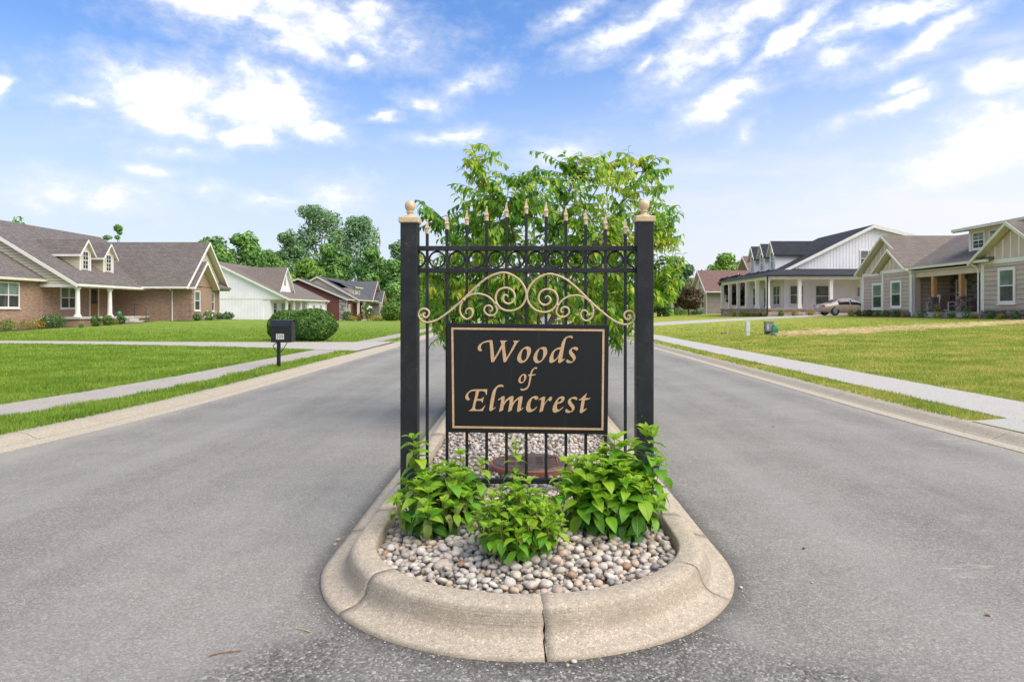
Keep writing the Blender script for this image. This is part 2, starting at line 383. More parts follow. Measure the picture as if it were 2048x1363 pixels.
def m_leaf(name, cols, rough=.45, transl=.35, nscale=1.5, mixn=.5, veins=False, spec=.4):
    m, nt = newmat(name); r = rnd_val(nt)
    n = sstep(nt, noi(nt, wpos(nt), nscale, 3, .5), .3, .7)
    f = mth(nt, 'ADD', mth(nt, 'MULTIPLY', r, 1 - mixn), mth(nt, 'MULTIPLY', n, mixn))
    c = ramp(nt, f, cols)
    bump = None
    if veins:
        u, w, _ = sep(nt, N(nt, 'ShaderNodeTexCoord').outputs['UV'])
        au = mth(nt, 'ABSOLUTE', mth(nt, 'SUBTRACT', u, .5))
        mid = sstep(nt, au, .06, .0)
        vein = mth(nt, 'SINE', mth(nt, 'MULTIPLY', mth(nt, 'SUBTRACT', w, mth(nt, 'MULTIPLY', au, .9)), 44.0))
        vv = mth(nt, 'MAXIMUM', mid, mth(nt, 'MULTIPLY', sstep(nt, vein, .7, 1.0), .6))
        c = mix(nt, mth(nt, 'MULTIPLY', vv, .35), c, (.42, .52, .14))
        bump = mth(nt, 'MULTIPLY', vv, -1.0)
    out_bsdf(nt, c, rough, bump, .5, .004, spec=spec, transl=transl)
    return m
def m_pebble():
    m, nt = newmat('river_stone'); r = rnd_val(nt); v = wpos(nt)
    c = ramp(nt, r, [(0, (.52, .46, .39)), (.12, (.64, .58, .51)), (.24, (.42, .35, .28)), (.34, (.67, .63, .58)), (.45, (.35, .33, .305)), (.54, (.55, .42, .31)),
                     (.63, (.56, .54, .51)), (.71, (.22, .235, .25)), (.77, (.60, .52, .46)), (.86, (.46, .44, .42)), (.93, (.36, .20, .10)), (.955, (.58, .55, .50)), (.985, (.16, .20, .22))], 'CONSTANT')
    c = mix(nt, 1.0, c, (.90, .875, .84), 'MULTIPLY')
    n = noi(nt, v, 90, 5, .65)
    c = mix(nt, sstep(nt, n, .3, .75), mix(nt, .30, c, (.12, .10, .08)), mix(nt, .12, c, (.8, .78, .74)))
    out_bsdf(nt, c, .62, noi(nt, v, 220, 3, .6), .2, .003, spec=.35)
    return m
def m_brick(name, c1, c2, mortar, sc=1.0):
    m, nt = newmat(name); v = wpos(nt); x, y, z = sep(nt, v)
    p = comb(nt, mth(nt, 'ADD', x, y), z, 0.0)
    b = N(nt, 'ShaderNodeTexBrick', {'Vector': p, 'Color1': rgb(c1), 'Color2': rgb(c2), 'Mortar': rgb(mortar), 'Scale': 1.0, 'Mortar Size': .007,
          'Mortar Smooth': .3, 'Bias': 0.0, 'Brick Width': .21 * sc, 'Row Height': .075 * sc}, offset=.5)
    n = noi(nt, v, 1.1, 5, .6); n2 = noi(nt, N(nt, 'ShaderNodeMapping', {'Vector': p, 'Scale': (4.76 / sc, 13.3 / sc, 1)}).outputs[0], .9, 1, .5)
    c = mix(nt, mth(nt, 'MULTIPLY', sstep(nt, n2, .4, .65), .5), b.outputs[0], tuple(q * .6 for q in c1))
    c = mix(nt, mth(nt, 'MULTIPLY', sstep(nt, n, .35, .7), .25), c, tuple(q * .7 for q in c2))
    out_bsdf(nt, c, .85, b.outputs[1], -.5, .01, spec=.2)
    return m
def m_shingle(name, c1, c2, c3):
    m, nt = newmat(name); v = wpos(nt); x, y, z = sep(nt, v)
    p = comb(nt, mth(nt, 'ADD', x, y), z, 0.0)
    b = N(nt, 'ShaderNodeTexBrick', {'Vector': p, 'Color1': rgb(c1), 'Color2': rgb(c2), 'Mortar': rgb(tuple(q * .45 for q in c3)), 'Scale': 1.0, 'Mortar Size': .012,
          'Mortar Smooth': .6, 'Bias': 0.0, 'Brick Width': .30, 'Row Height': .115}, offset=.37)
    n = noi(nt, N(nt, 'ShaderNodeMapping', {'Vector': p, 'Scale': (1.6, 8.7, 1)}).outputs[0], 2.0, 4, .7); n1 = noi(nt, v, .5, 4, .6)
    c = mix(nt, mth(nt, 'MULTIPLY', sstep(nt, n, .35, .68), .6), b.outputs[0], c3)
    c = mix(nt, mth(nt, 'MULTIPLY', sstep(nt, n1, .4, .75), .22), c, tuple(q * .6 for q in c1))
    out_bsdf(nt, c, .92, b.outputs[1], -.6, .02, spec=.15)
    return m
def m_stone(name, cols):
    m, nt = newmat(name); r = rnd_val(nt); v = wpos(nt)
    c = ramp(nt, r, cols, 'CONSTANT')
    c = mix(nt, sstep(nt, noi(nt, v, 9, 5, .65), .3, .75), mix(nt, .4, c, (.04, .035, .035)), c)
    out_bsdf(nt, c, .85, noi(nt, v, 14, 5, .6), .4, .03, spec=.2)
    return m
def m_wood(name, a, b):
    m, nt = newmat(name); v = objco(nt)
    n = noi(nt, N(nt, 'ShaderNodeMapping', {'Vector': v, 'Scale': (12, 12, .8)}).outputs[0], 3, 5, .6, .5)
    out_bsdf(nt, mix(nt, sstep(nt, n, .3, .7), a, b), .6, n, .2, .005)
    return m
def m_glass(name, col, rough=.06):
    m, nt = newmat(name)
    n = noi(nt, wpos(nt), 1.3, 3, .5)
    c = mix(nt, sstep(nt, n, .35, .65), tuple(q * .7 for q in col), tuple(q * 1.25 for q in col))
    out_bsdf(nt, c, rough, noi(nt, wpos(nt), .9, 1, .5), .02, .02, spec=.55, coat=.2)
    return m
def m_iron():
    m, nt = newmat('black_iron'); v = objco(nt)
    n = noi(nt, v, 7, 6, .7); f = noi(nt, v, 90, 3, .6)
    c = mix(nt, sstep(nt, n, .4, .75), (.006, .0075, .009), (.016, .018, .021))
    c = mix(nt, mth(nt, 'MULTIPLY', sstep(nt, noi(nt, v, 24, 5, .75), .64, .72), .55), c, (.20, .19, .18))
    c = mix(nt, mth(nt, 'MULTIPLY', sstep(nt, noi(nt, v, 3.0, 7, .75), .48, .75), .10), c, (.30, .28, .25))
    out_bsdf(nt, c, .48, f, .08, .002, spec=.45)
    return m
def m_gold():
    m, nt = newmat('gold_paint'); v = objco(nt)
    n = noi(nt, v, 30, 6, .7)
    c = mix(nt, sstep(nt, n, .3, .7), (.50, .37, .215), (.62, .48, .30))
    c = mix(nt, mth(nt, 'MULTIPLY', sstep(nt, noi(nt, v, 42, 5, .7), .63, .70), .7), c, (.20, .09, .04))
    out_bsdf(nt, c, .42, n, .08, .002, spec=.5)
    return m
def m_signblack():
    m, nt = newmat('sign_black'); v = objco(nt); x, y, z = sep(nt, v)
    s = noi(nt, comb(nt, mth(nt, 'MULTIPLY', x, 26.0), 0.0, mth(nt, 'MULTIPLY', z, 1.2)), 1.0, 5, .7)
    c = mix(nt, mth(nt, 'MULTIPLY', sstep(nt, s, .55, .8), .55), (.007, .008, .009), (.026, .028, .032))
    c = mix(nt, mth(nt, 'MULTIPLY', sstep(nt, noi(nt, v, 60, 4, .8), .70, .74), .4), c, (.25, .25, .25))
    out_bsdf(nt, c, .45, noi(nt, v, 120, 3, .6), .05, .002, spec=.4)
    return m

MT = {}
MT['asphalt'] = m_asphalt()
MT['kerb_tan'] = m_concrete('island_concrete', (.395, .340, .262), (.28, .225, .16), .52, .85)
MT['kerb'] = m_concrete('kerb_concrete', (.37, .325, .250), (.23, .19, .145), .5)
MT['gutter'] = m_concrete('gutter_concrete', (.42, .37, .285), (.32, .26, .20), .5)
MT['walk_old'] = m_concrete('old_walk_concrete', (.355, .325, .285), (.20, .18, .155), .45)
MT['walk_new'] = m_concrete('new_walk_concrete', (.415, .40, .365), (.33, .31, .27), .35)
MT['drive'] = m_concrete('drive_concrete', (.40, .37, .325), (.30, .27, .23), .35)
MT['soil'] = basic('bed_soil', (.10, .085, .07), .9, .3, 30, .5, 120)
MT['mulch'] = basic('mulch', (.065, .042, .03), .95, .4, 12, .8, 60)
MT['lawn_l'] = m_lawn('lawn_green', (0.1437, 0.225, 0.036), (0.2127, 0.3025, 0.0418), (0.3795, 0.374, 0.0935), .40, .22)
MT['lawn_r'] = m_lawn('lawn_dry', (0.2501, 0.318, 0.0437), (0.366, 0.402, 0.0598), (0.5612, 0.414, 0.1495), .8)
MT['blade_l'] = m_blade('grass_blade_green', [(0, (0.102, 0.1921, 0.022)), (.4, (0.192, 0.3107, 0.0352)), (.75, (0.294, 0.4124, 0.055)), (1, (0.48, 0.4746, 0.143))])
MT['blade_r'] = m_blade('grass_blade_dry', [(0, (0.15, 0.25, 0.036)), (.36, (0.27, 0.365, 0.0576)), (.62, (0.42, 0.445, 0.090)), (.82, (0.6804, 0.5246, 0.18)), (1, (0.8064, 0.5856, 0.276))])
MT['pebble'] = m_pebble()
MT['iron'] = m_iron(); MT['gold'] = m_gold(); MT['sign'] = m_signblack()
MT['letter'] = basic('gold_lettering', (.62, .40, .215), .5, .12, 60, .05, 150, fine=.2)
MT['clay'] = basic('lid_plastic', (.235, .088, .055), .55, .3, 9, .15, 90)
MT['lidtop'] = basic('lid_top_worn', (.105, .070, .060), .5, .45, 11, .25, 120, fine=.4)
MT['bark'] = basic('bark', (.11, .085, .065), .9, .35, 14, .8, 60)
MT['bark_grey'] = basic('grey_bark', (.20, .175, .15), .9, .3, 6, .6, 30)
MT['stem'] = basic('green_stem', (.17, .14, .045), .6, .3, 20)
MT['leaf_tree'] = m_leaf('island_tree_leaf', [(0, (.045, .145, .018)), (.25, (.095, .27, .024)), (.50, (.19, .42, .030)), (.68, (.42, .58, .042)), (.88, (.64, .66, .065)), (1, (.62, .42, .09))], .55, .5, 1.7, .45)
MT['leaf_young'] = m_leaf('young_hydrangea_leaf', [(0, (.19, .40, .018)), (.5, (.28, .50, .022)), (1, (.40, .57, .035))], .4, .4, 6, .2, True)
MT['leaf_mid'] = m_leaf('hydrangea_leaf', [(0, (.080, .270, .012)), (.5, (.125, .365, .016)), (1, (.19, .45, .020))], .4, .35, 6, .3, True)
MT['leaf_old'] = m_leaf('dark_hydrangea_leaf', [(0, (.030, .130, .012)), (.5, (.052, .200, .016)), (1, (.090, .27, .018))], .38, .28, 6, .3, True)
MT['leaf_pale'] = m_leaf('curled_leaf', [(0, (.22, .33, .06)), (.5, (.36, .45, .11)), (1, (.47, .50, .17))], .5, .35, 6, .2, True)
MT['wood_a'] = m_leaf('woods_leaf', [(0, (0.0696, 0.174, 0.0435)), (.4, (0.1377, 0.2972, 0.06525)), (.75, (0.2175, 0.3987, 0.0841)), (1, (0.348, 0.522, 0.1232))], .6, .25, .25, .55)
MT['wood_b'] = m_leaf('light_woods_leaf', [(0, (0.1105, 0.2275, 0.039)), (.4, (0.2015, 0.3705, 0.0585)), (.75, (0.3055, 0.4745, 0.0754)), (1, (0.468, 0.585, 0.1235))], .6, .28, .3, .5)
MT['wood_c'] = m_leaf('blue_woods_leaf', [(0, (0.0868, 0.189, 0.0812)), (.4, (0.147, 0.28, 0.112)), (.75, (0.217, 0.364, 0.1372)), (1, (0.322, 0.462, 0.182))], .6, .25, .25, .5)
MT['box'] = m_leaf('boxwood_leaf', [(0, (.030, .085, .016)), (.45, (.075, .175, .026)), (.8, (.140, .265, .036)), (1, (.25, .38, .065))], .5, .25, 3, .35)
MT['shrub_dk'] = m_leaf('dark_shrub_leaf', [(0, (.030, .090, .020)), (.5, (.062, .165, .032)), (1, (.12, .25, .05))], .5, .25, 3, .3)
MT['shrub_md'] = m_leaf('green_shrub_leaf', [(0, (.05, .12, .014)), (.5, (.10, .21, .022)), (1, (.20, .32, .045))], .5, .28, 3, .3)
MT['shrub_yl'] = m_leaf('yellow_shrub_leaf', [(0, (.14, .17, .018)), (.5, (.30, .30, .030)), (1, (.50, .42, .06))], .5, .3, 3, .3)
MT['shrub_or'] = m_leaf('amber_shrub_leaf', [(0, (.20, .13, .03)), (.5, (.38, .24, .05)), (1, (.50, .36, .10))], .5, .3, 3, .3)
MT['plum'] = m_leaf('plum_leaf', [(0, (.016, .008, .011)), (.5, (.048, .018, .026)), (1, (.11, .040, .048))], .5, .25, .6, .4)
MT['rust_leaf'] = m_leaf('red_brown_leaf', [(0, (.07, .05, .032)), (.5, (.14, .095, .06)), (1, (.19, .17, .08))], .5, .25, .6, .4)
MT['petal'] = m_leaf('pale_petal', [(0, (.62, .56, .60)), (1, (.75, .72, .72))], .6, .3)
MT['petal_red'] = m_leaf('red_petal', [(0, (.45, .05, .07)), (1, (.6, .12, .12))], .6, .3)
MT['straw'] = m_blade('straw', [(0, (.55, .41, .19)), (.5, (.74, .60, .34)), (1, (.85, .74, .50))])
MT['brick_tan'] = m_brick('tan_brick', (.325, .200, .140), (.41, .272, .198), (.40, .34, .28))
MT['brick_red'] = m_brick('dark_red_brick', (.135, .042, .036), (.19, .066, .054), (.25, .18, .16))
MT['sh_brown'] = m_shingle('brown_shingle', (.150, .133, .122), (.215, .192, .178), (.105, .095, .092))
MT['sh_tan'] = m_shingle('tan_shingle', (.185, .158, .138), (.24, .207, .183), (.140, .120, .108))
MT['sh_grey'] = m_shingle('grey_shingle', (.105, .112, .128), (.150, .155, .168), (.080, .085, .098))
MT['sh_black'] = m_shingle('charcoal_shingle', (.040, .046, .056), (.062, .068, .079), (.028, .032, .040))
MT['sh_red'] = m_shingle('red_shingle', (.190, .118, .102), (.245, .158, .138), (.155, .096, .085))
MT['cream'] = basic('cream_siding', (.60, .545, .405), .6, .06, 1.2, rand=.03)
MT['tan'] = basic('tan_siding', (.47, .375, .312), .6, .07, 1.5, rand=.06)
MT['tan_lt'] = basic('light_tan_panel', (.55, .45, .375), .6, .06, 1.5)
MT['white_sid'] = basic('white_siding', (.81, .785, .82), .6, .05, .8)
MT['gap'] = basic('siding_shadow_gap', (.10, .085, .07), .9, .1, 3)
MT['grey_sid'] = basic('grey_siding', (.28, .245, .215), .6, .08, 1.5, rand=.05)
MT['beige_sid'] = basic('beige_siding', (.55, .46, .36), .6, .06, 1.2)
MT['trim'] = basic('white_trim', (.74, .72, .67), .5, .05, 2)
MT['trim_cream'] = basic('cream_trim', (.66, .615, .50), .5, .05, 2)
MT['soffit'] = basic('soffit', (.62, .57, .46), .6, .05, 2)
MT['soffit_w'] = basic('white_soffit', (.72, .72, .71), .6, .05, 2)
MT['glass'] = m_glass('dark_glass', (.045, .052, .056))
MT['blind'] = m_glass('glass_over_blinds', (.17, .225, .195), .10)
MT['glass_gr'] = m_glass('grey_screen_glass', (.115, .125, .125), .12)
MT['door_wood'] = m_wood('stained_door_wood', (.20, .095, .035), (.30, .155, .06))
MT['post_wood'] = m_wood('cedar_post', (.40, .195, .075), (.55, .30, .13))
MT['stake_wood'] = m_wood('raw_stake_wood', (.50, .31, .18), (.60, .40, .25))
MT['porch_conc'] = basic('porch_concrete', (.46, .43, .38), .85, .12, 3, .2, 50)
MT['stone_grey'] = m_stone('grey_ledge_stone', [(0, (.15, .115, .105)), (.2, (.24, .195, .18)), (.4, (.11, .095, .10)), (.6, (.29, .24, .215)), (.8, (.19, .145, .125)), (.9, (.34, .30, .27))])
MT['stone_pale'] = m_stone('pale_ledge_stone', [(0, (.45, .42, .40)), (.25, (.30, .27, .26)), (.45, (.55, .52, .50)), (.7, (.25, .21, .20)), (.85, (.60, .56, .52))])
MT['stone_tan'] = m_stone('tan_skirt_stone', [(0, (.42, .33, .25)), (.25, (.50, .41, .32)), (.5, (.34, .26, .20)), (.75, (.55, .47, .38))])
MT['black'] = basic('black_paint', (.018, .019, .022), .4, .2, 5)
MT['mail'] = basic('mailbox_black', (.010, .010, .013), .32, .3, 14, .05, 90)
MT['white_pl'] = basic('white_plastic', (.56, .60, .60), .5, .1, 8)
MT['grey_pl'] = basic('grey_plastic', (.20, .205, .185), .6, .2, 8)
MT['green_pl'] = basic('green_plastic', (.045, .19, .095), .4, .12, 8)
MT['plate'] = basic('number_plate', (.70, .70, .68), .4, .04, 20)
MT['ink'] = basic('black_ink', (.015, .015, .015), .5, .1, 20)
MT['paint'] = basic('taupe_car_paint', (.36, .30, .245), .38, .05, 3, metal=.12, coat=.25)
MT['tyre'] = basic('tyre_rubber', (.02, .02, .021), .8, .2, 12)
MT['rim'] = basic('alloy_rim', (.60, .60, .60), .3, .06, 6, metal=.7)
MT['carglass'] = m_glass('car_glass', (.030, .036, .055), .05)
MT['lamp_red'] = basic('red_lens', (.50, .035, .03), .15, .1, 10, coat=.5)
MT['twig'] = basic('dry_twig', (.30, .17, .09), .8, .3, 40)
MT['chip'] = basic('white_chip', (.62, .60, .56), .7, .12, 40)

# ------------------------------------------------------------------ ground, road, kerbs, walks
def kl(Y): return 4.07 + max(0, 10 - Y) ** 2 / 60
def kr(Y): return 4.10 + max(0, 9 - Y) ** 2 / 100
def sil(Y): return 5.0 + max(0, 11 - Y) ** 2 / 38
def sol(Y): return 5.80 + max(0, 12 - Y) ** 2 / 55
SIR, SOR = 4.95, 5.98
def zl(X, Y):
    d = -X; f = sm((d - 5.5) / 12)
    z = .078 + .010 * sm((d - 4.5) / 3)
    z += f * (.36 * math.exp(-(((X + 24) / 9.5) ** 2 + ((Y - 55) / 10) ** 2)) - .22 * math.exp(-(((X + 34) / 8) ** 2 + ((Y - 37) / 9) ** 2)))
    z -= sm((d - 5.5) / 12) * max(0, min(Y, 130) - 68) * .0145
    return z
def zr(X, Y):
    z = .078 + .012 * sm((X - 4.5) / 2)
    z += .0318 * max(0, min(X, 34) - 6) * sm((X - 5) / 4)
    return z
def terrain(name, zf, edge, sgn, mat):
    Ys = list(np.arange(-6, 30, 1.0)) + list(np.arange(30, 80, 2.0)) + list(np.arange(80, 160, 8.0)) + [170, 220, 300, 500, 900, 1600]
    ds = [0, .15, .35, .6, 1, 1.5, 2, 3, 4, 5, 6.5, 8, 10, 12, 14, 16, 18, 20, 22, 24, 26, 28, 30, 33, 36, 40, 46, 55, 70, 100, 160, 300, 700]
    vs = []; 
    for Y in Ys:
        for d in ds:
            X = sgn * (edge(Y) + d)
            z = zf(X, Y) + (.012 * mnoise.noise(Vector((X * .6, Y * .6, 3))) if d > 1.5 else 0)
            vs.append((X, Y, z))
    n = len(ds); fs = []
    for i in range(len(Ys) - 1):
        for j in range(n - 1): fs += [i * n + j, i * n + j + 1, (i + 1) * n + j + 1, (i + 1) * n + j]
    o = link(name, np_mesh(name, vs, fs, 4, mat, True), kind='structure')
    return o
lawn_l = terrain('lawn', zl, lambda Y: kl(Y) + .41, -1, MT['lawn_l'])
lawn_r = terrain('lawn', zr, lambda Y: kr(Y) + .41, 1, MT['lawn_r'])

road_mb = MB()
ys = [-14, -6, -2, 0, 2, 3, 4, 5, 6, 7, 8, 9, 10, 14, 20, 40, 80, 140, 300]
vs = []; fs = []
for Y in ys:
    a = kl(max(Y, -6)) + .03; b = kr(max(Y, -6)) + .03
    if Y < -6: a = b = 40
    vs += [(-a, Y, 0), (-1.2, Y, 0), (1.2, Y, 0), (b, Y, 0)]
for i in range(len(ys) - 1):
    for j in range(3): fs.append((i * 4 + j, i * 4 + j + 1, (i + 1) * 4 + j + 1, (i + 1) * 4 + j))
road_mb.add(vs, fs)
road_mb.build('road', MT['asphalt'], kind='structure')
MB().add([(-700, -400, .05), (700, -400, .05), (700, -14, .05), (-700, -14, .05)], [(0, 1, 2, 3)]).build('lawn', MT['lawn_l'], kind='structure')

def strip(mb, prof, edge, sgn, Ys):
    n = len(prof); vs = []
    for Y in Ys:
        for (o, z) in prof: vs.append((sgn * (edge(Y) + o), Y, z))
    fs = [(i * n + j, i * n + j + 1, (i + 1) * n + j + 1, (i + 1) * n + j) for i in range(len(Ys) - 1) for j in range(n - 1)]
    fs += [tuple(range(n)), tuple((len(Ys) - 1) * n + j for j in range(n))]
    mb.add(vs, fs)
for side, edge, sgn in (('left', kl, -1), ('right', kr, 1)):
    k = bpy.data.objects.new('kerb', None); COL.objects.link(k); k['kind'] = 'structure'
    g = MB(); strip(g, [(0, -.05), (0, .006), (.155, .012), (.155, -.05)], edge, sgn, list(np.arange(-6, 12, .5)) + list(np.arange(12, 131, 4)))
    g.build('gutter', MT['gutter'], k)
    y = -5.9
    while y < 128:
        L = 3.05 if y < 60 else 9.15
        yy = list(np.linspace(y + .005, y + L - .005, 7))
        mb = MB(); strip(mb, [(.157, -.05), (.157, .014), (.19, .020), (.235, .040), (.285, .062), (.33, .072), (.38, .075), (.42, .070), (.43, -.05)], edge, sgn, yy)
        o = mb.build('kerb_segment', MT['kerb'], k, smooth=False); y += L

def slabs(name, inner, outer, sgn, zf, y0, y1, L, mat, lift=.018, skip=None):
    root = bpy.data.objects.new(name, None); COL.objects.link(root); root['kind'] = 'structure'
    y = y0
    while y < y1:
        l = L if y < 60 else L * 4
        if not (skip and skip[0] < y + l / 2 < skip[1]):
            a, b = y + .006, y + l - .006
            t = []
            for (Y, f) in ((a, inner), (a, outer), (b, outer), (b, inner)):
                X = sgn * f(Y); t.append((X, Y, zf(X, Y) + lift + RND.uniform(-.002, .002)))
            mb = MB(); mb.slab(t, .12)
            mb.build('slab', mat, root, bevel=.006)
        y += l
    return root
slabs('sidewalk', sil, sol, -1, zl, -4, 128, 1.52, MT['walk_old'])
slabs('sidewalk', lambda Y: SIR + max(0, 6 - Y) * .0, lambda Y: SOR, 1, zr, -4, 44, 1.52, MT['walk_new'])

def sheet(name, near, far, zf, mat, lift, nx=40, nt=5, xs=None):
    """paved sheet that follows the ground between two edge polylines"""
    near = np.array(near, float); far = np.array(far, float); vs = []; fs = []
    pa = np.linspace(0, 1, nx)
    def at(P, t):
        s = np.concatenate([[0], np.cumsum(np.hypot(*np.diff(P, axis=0).T))]); s /= s[-1]
        return np.array([np.interp(t, s, P[:, 0]), np.interp(t, s, P[:, 1])])
    for t in pa:
        a, b = at(near, t), at(far, t)
        for u in np.linspace(0, 1, nt):
            q = a + (b - a) * u; vs.append((q[0], q[1], zf(q[0], q[1]) + lift))
    n = nt
    for i in range(nx - 1):
        for j in range(n - 1): fs.append((i * n + j, i * n + j + 1, (i + 1) * n + j + 1, (i + 1) * n + j))
    m0 = len(vs)
    for i in range(nx):
        for j in (0, n - 1):
            v = vs[i * n + j]; vs.append((v[0], v[1], v[2] - .15))
    for i in range(nx - 1):
        fs.append((i * n, (i + 1) * n, m0 + 2 * (i + 1), m0 + 2 * i)); fs.append((i * n + n - 1, (i + 1) * n + n - 1, m0 + 2 * (i + 1) + 1, m0 + 2 * i + 1))
    return MB().add(vs, fs).build(name, mat, kind='structure')
sheet('driveway', [(-4.47, 18.4), (-6.2, 19.3), (-9, 20.5), (-13, 21.7), (-18, 22.6), (-26, 23.2), (-40, 23.6)],
      [(-4.47, 23.8), (-6.2, 23.4), (-9, 23.3), (-13, 23.6), (-18, 24.3), (-26, 25.2), (-40, 26)], zl, MT['drive'], .026)
sheet('driveway', [(4.5, 41), (7, 43.5), (10, 46), (14, 49.5), (20, 53.0), (25, 55.6), (33, 56.2)],
      [(4.5, 49), (7, 50.5), (9.7, 52.6), (16.5, 57.2), (21, 59.6), (25.5, 60.6), (33, 60.8)], zr, MT['walk_new'], .030)
# concrete ramp where the right-hand grass verge ends
ramp_mb = MB()
ramp_mb.slab([(kr(3) + .42, 2.2, .078), (SIR - .01, 2.2, .105), (SIR - .01, 6.93, .105), (kr(6.9) + .42, 6.93, .078)], .1)
ramp_mb.build('kerb_ramp', MT['walk_new'], kind='structure')

# ------------------------------------------------------------------ grass (too many blades to count)
def grass(name, label, sgn, edge, zf, ok, mat, k0, hmin, hmax, ymax=47):
    pts = []
    Y = 4.6
    while Y < ymax:
        dY = .12 * (Y / 6)
        xmax = .95 * Y + 3.0
        x0 = edge(Y) + .41
        if xmax > x0:
            dens = k0 * (6.5 / Y) ** 2.2 * min(1, max(.05, (48 - Y) / 24))
            n = NPR.poisson(dens * dY * (xmax - x0))
            xs = NPR.uniform(x0 - .03, xmax, n); yy = NPR.uniform(Y, Y + dY, n)
            pts += [(a, b) for a, b in zip(xs, yy) if ok(a, b)]
        Y += dY
    P = np.array(pts); n = len(P); X = P[:, 0] * sgn; Yv = P[:, 1]
    z = np.array([zf(a, b) for a, b in zip(X, Yv)]) - .004
    clump = np.array([mnoise.noise(Vector((a * 1.7, b * 1.7, 0))) for a, b in zip(X, Yv)])
    h = NPR.uniform(hmin, hmax, n) * (1 + .55 * clump); ang = NPR.uniform(0, 2 * np.pi, n)
    w = .0030 * np.clip(Yv / 6.5, 1, 4) * NPR.uniform(.7, 1.3, n)
    lean = NPR.uniform(.1, .8, n) * h; la = NPR.uniform(0, 2 * np.pi, n)
    c, s = np.cos(ang) * w, np.sin(ang) * w
    V = np.empty((n, 5, 3))
    V[:, 0] = np.stack([X - c, Yv - s, z], 1); V[:, 1] = np.stack([X + c, Yv + s, z], 1)
    mx, my = X + np.cos(la) * lean * .35, Yv + np.sin(la) * lean * .35
    V[:, 2] = np.stack([mx + c * .75, my + s * .75, z + h * .6], 1); V[:, 3] = np.stack([mx - c * .75, my - s * .75, z + h * .6], 1)
    V[:, 4] = np.stack([X + np.cos(la) * lean, Yv + np.sin(la) * lean, z + h], 1)
    b = (np.arange(n) * 5)[:, None]
    T = np.concatenate([b + np.array([0, 1, 2]), b + np.array([0, 2, 3]), b + np.array([3, 2, 4])], 1)
    o = link(name, np_mesh(name, V.reshape(-1, 3), T.ravel(), 3, mat), kind='stuff'); o['label'] = label
def drv_l(x):   # near and far edge of the left driveway at distance x from the road axis
    return np.interp(x, [4.5, 6.2, 9, 13, 18, 26, 40], [18.4, 19.3, 20.5, 21.7, 22.6, 23.2, 23.6]), np.interp(x, [4.5, 6.2, 9, 13, 18, 26, 40], [23.8, 23.4, 23.3, 23.6, 24.3, 25.2, 26])
def ok_l(x, y):
    w = .045 * mnoise.noise(Vector((y * 3.1, x, 2))) + .02
    if sil(y) + w < x < sol(y) - .02 - w: return False
    a, b = drv_l(x)
    return not (a < y < b)
def ok_r(x, y):
    w = .04 * mnoise.noise(Vector((y * 3.3, x, 5))) + .01
    if SIR + w < x < SOR - w: return False
    if x < SIR and y < 6.97: return False
    return True
grass('grass', 'short green mown grass on the left lawn and verge', -1, kl, zl, ok_l, MT['blade_l'], 5200, .035, .068)
grass('grass', 'yellowish patchy mown grass on the right lawn and verge', 1, kr, zr, ok_r, MT['blade_r'], 5200, .030, .058)

# ------------------------------------------------------------------ island kerb, bed and river stones
IX, IY, IR, IEND = .022, 3.25, .92, 16.0
ISL = [(0, -.02), (0, .010), (.035, .0145), (.065, .0195), (.088, .027), (.107, .037), (.119, .052), (.127, .069), (.1335, .087), (.141, .102), (.152, .115), (.168, .1225), (.190, .126), (.258, .126), (.270, .120), (.275, .04)]
IRX, KX = .945, .89     # the nose is slightly wider than deep
def isl_pt(s):
    """path round the island: s<0 left side (metres behind the nose centre), 0..1 the half circle, s>1 right side"""
    if s <= 0: return Vector((IX - 1, IY - s, 0)), Vector((-1, 0, 0)), True
    if s >= 1: return Vector((IX + 1, IY + (s - 1), 0)), Vector((1, 0, 0)), True
    a = math.pi + math.pi * s
    return None, Vector((math.cos(a), math.sin(a), 0)), False
def isl_world(s, d, z):
    if s <= 0: return (IX - (IRX - d * KX), IY - s, z)
    if s >= 1: return (IX + (IRX - d * KX), IY + (s - 1), z)
    a = math.pi + math.pi * s
    return (IX + (IRX - d * KX) * math.cos(a), IY + (IR - d) * math.sin(a), z)
isl = bpy.data.objects.new('island_kerb', None); COL.objects.link(isl); isl['kind'] = 'structure'
joints = [-12.7, -10.2, -7.7, -5.2, -2.7, -.44, .211, .5205, .841, 1.36, 3.7, 6.2, 8.7, 11.2, 13.7]
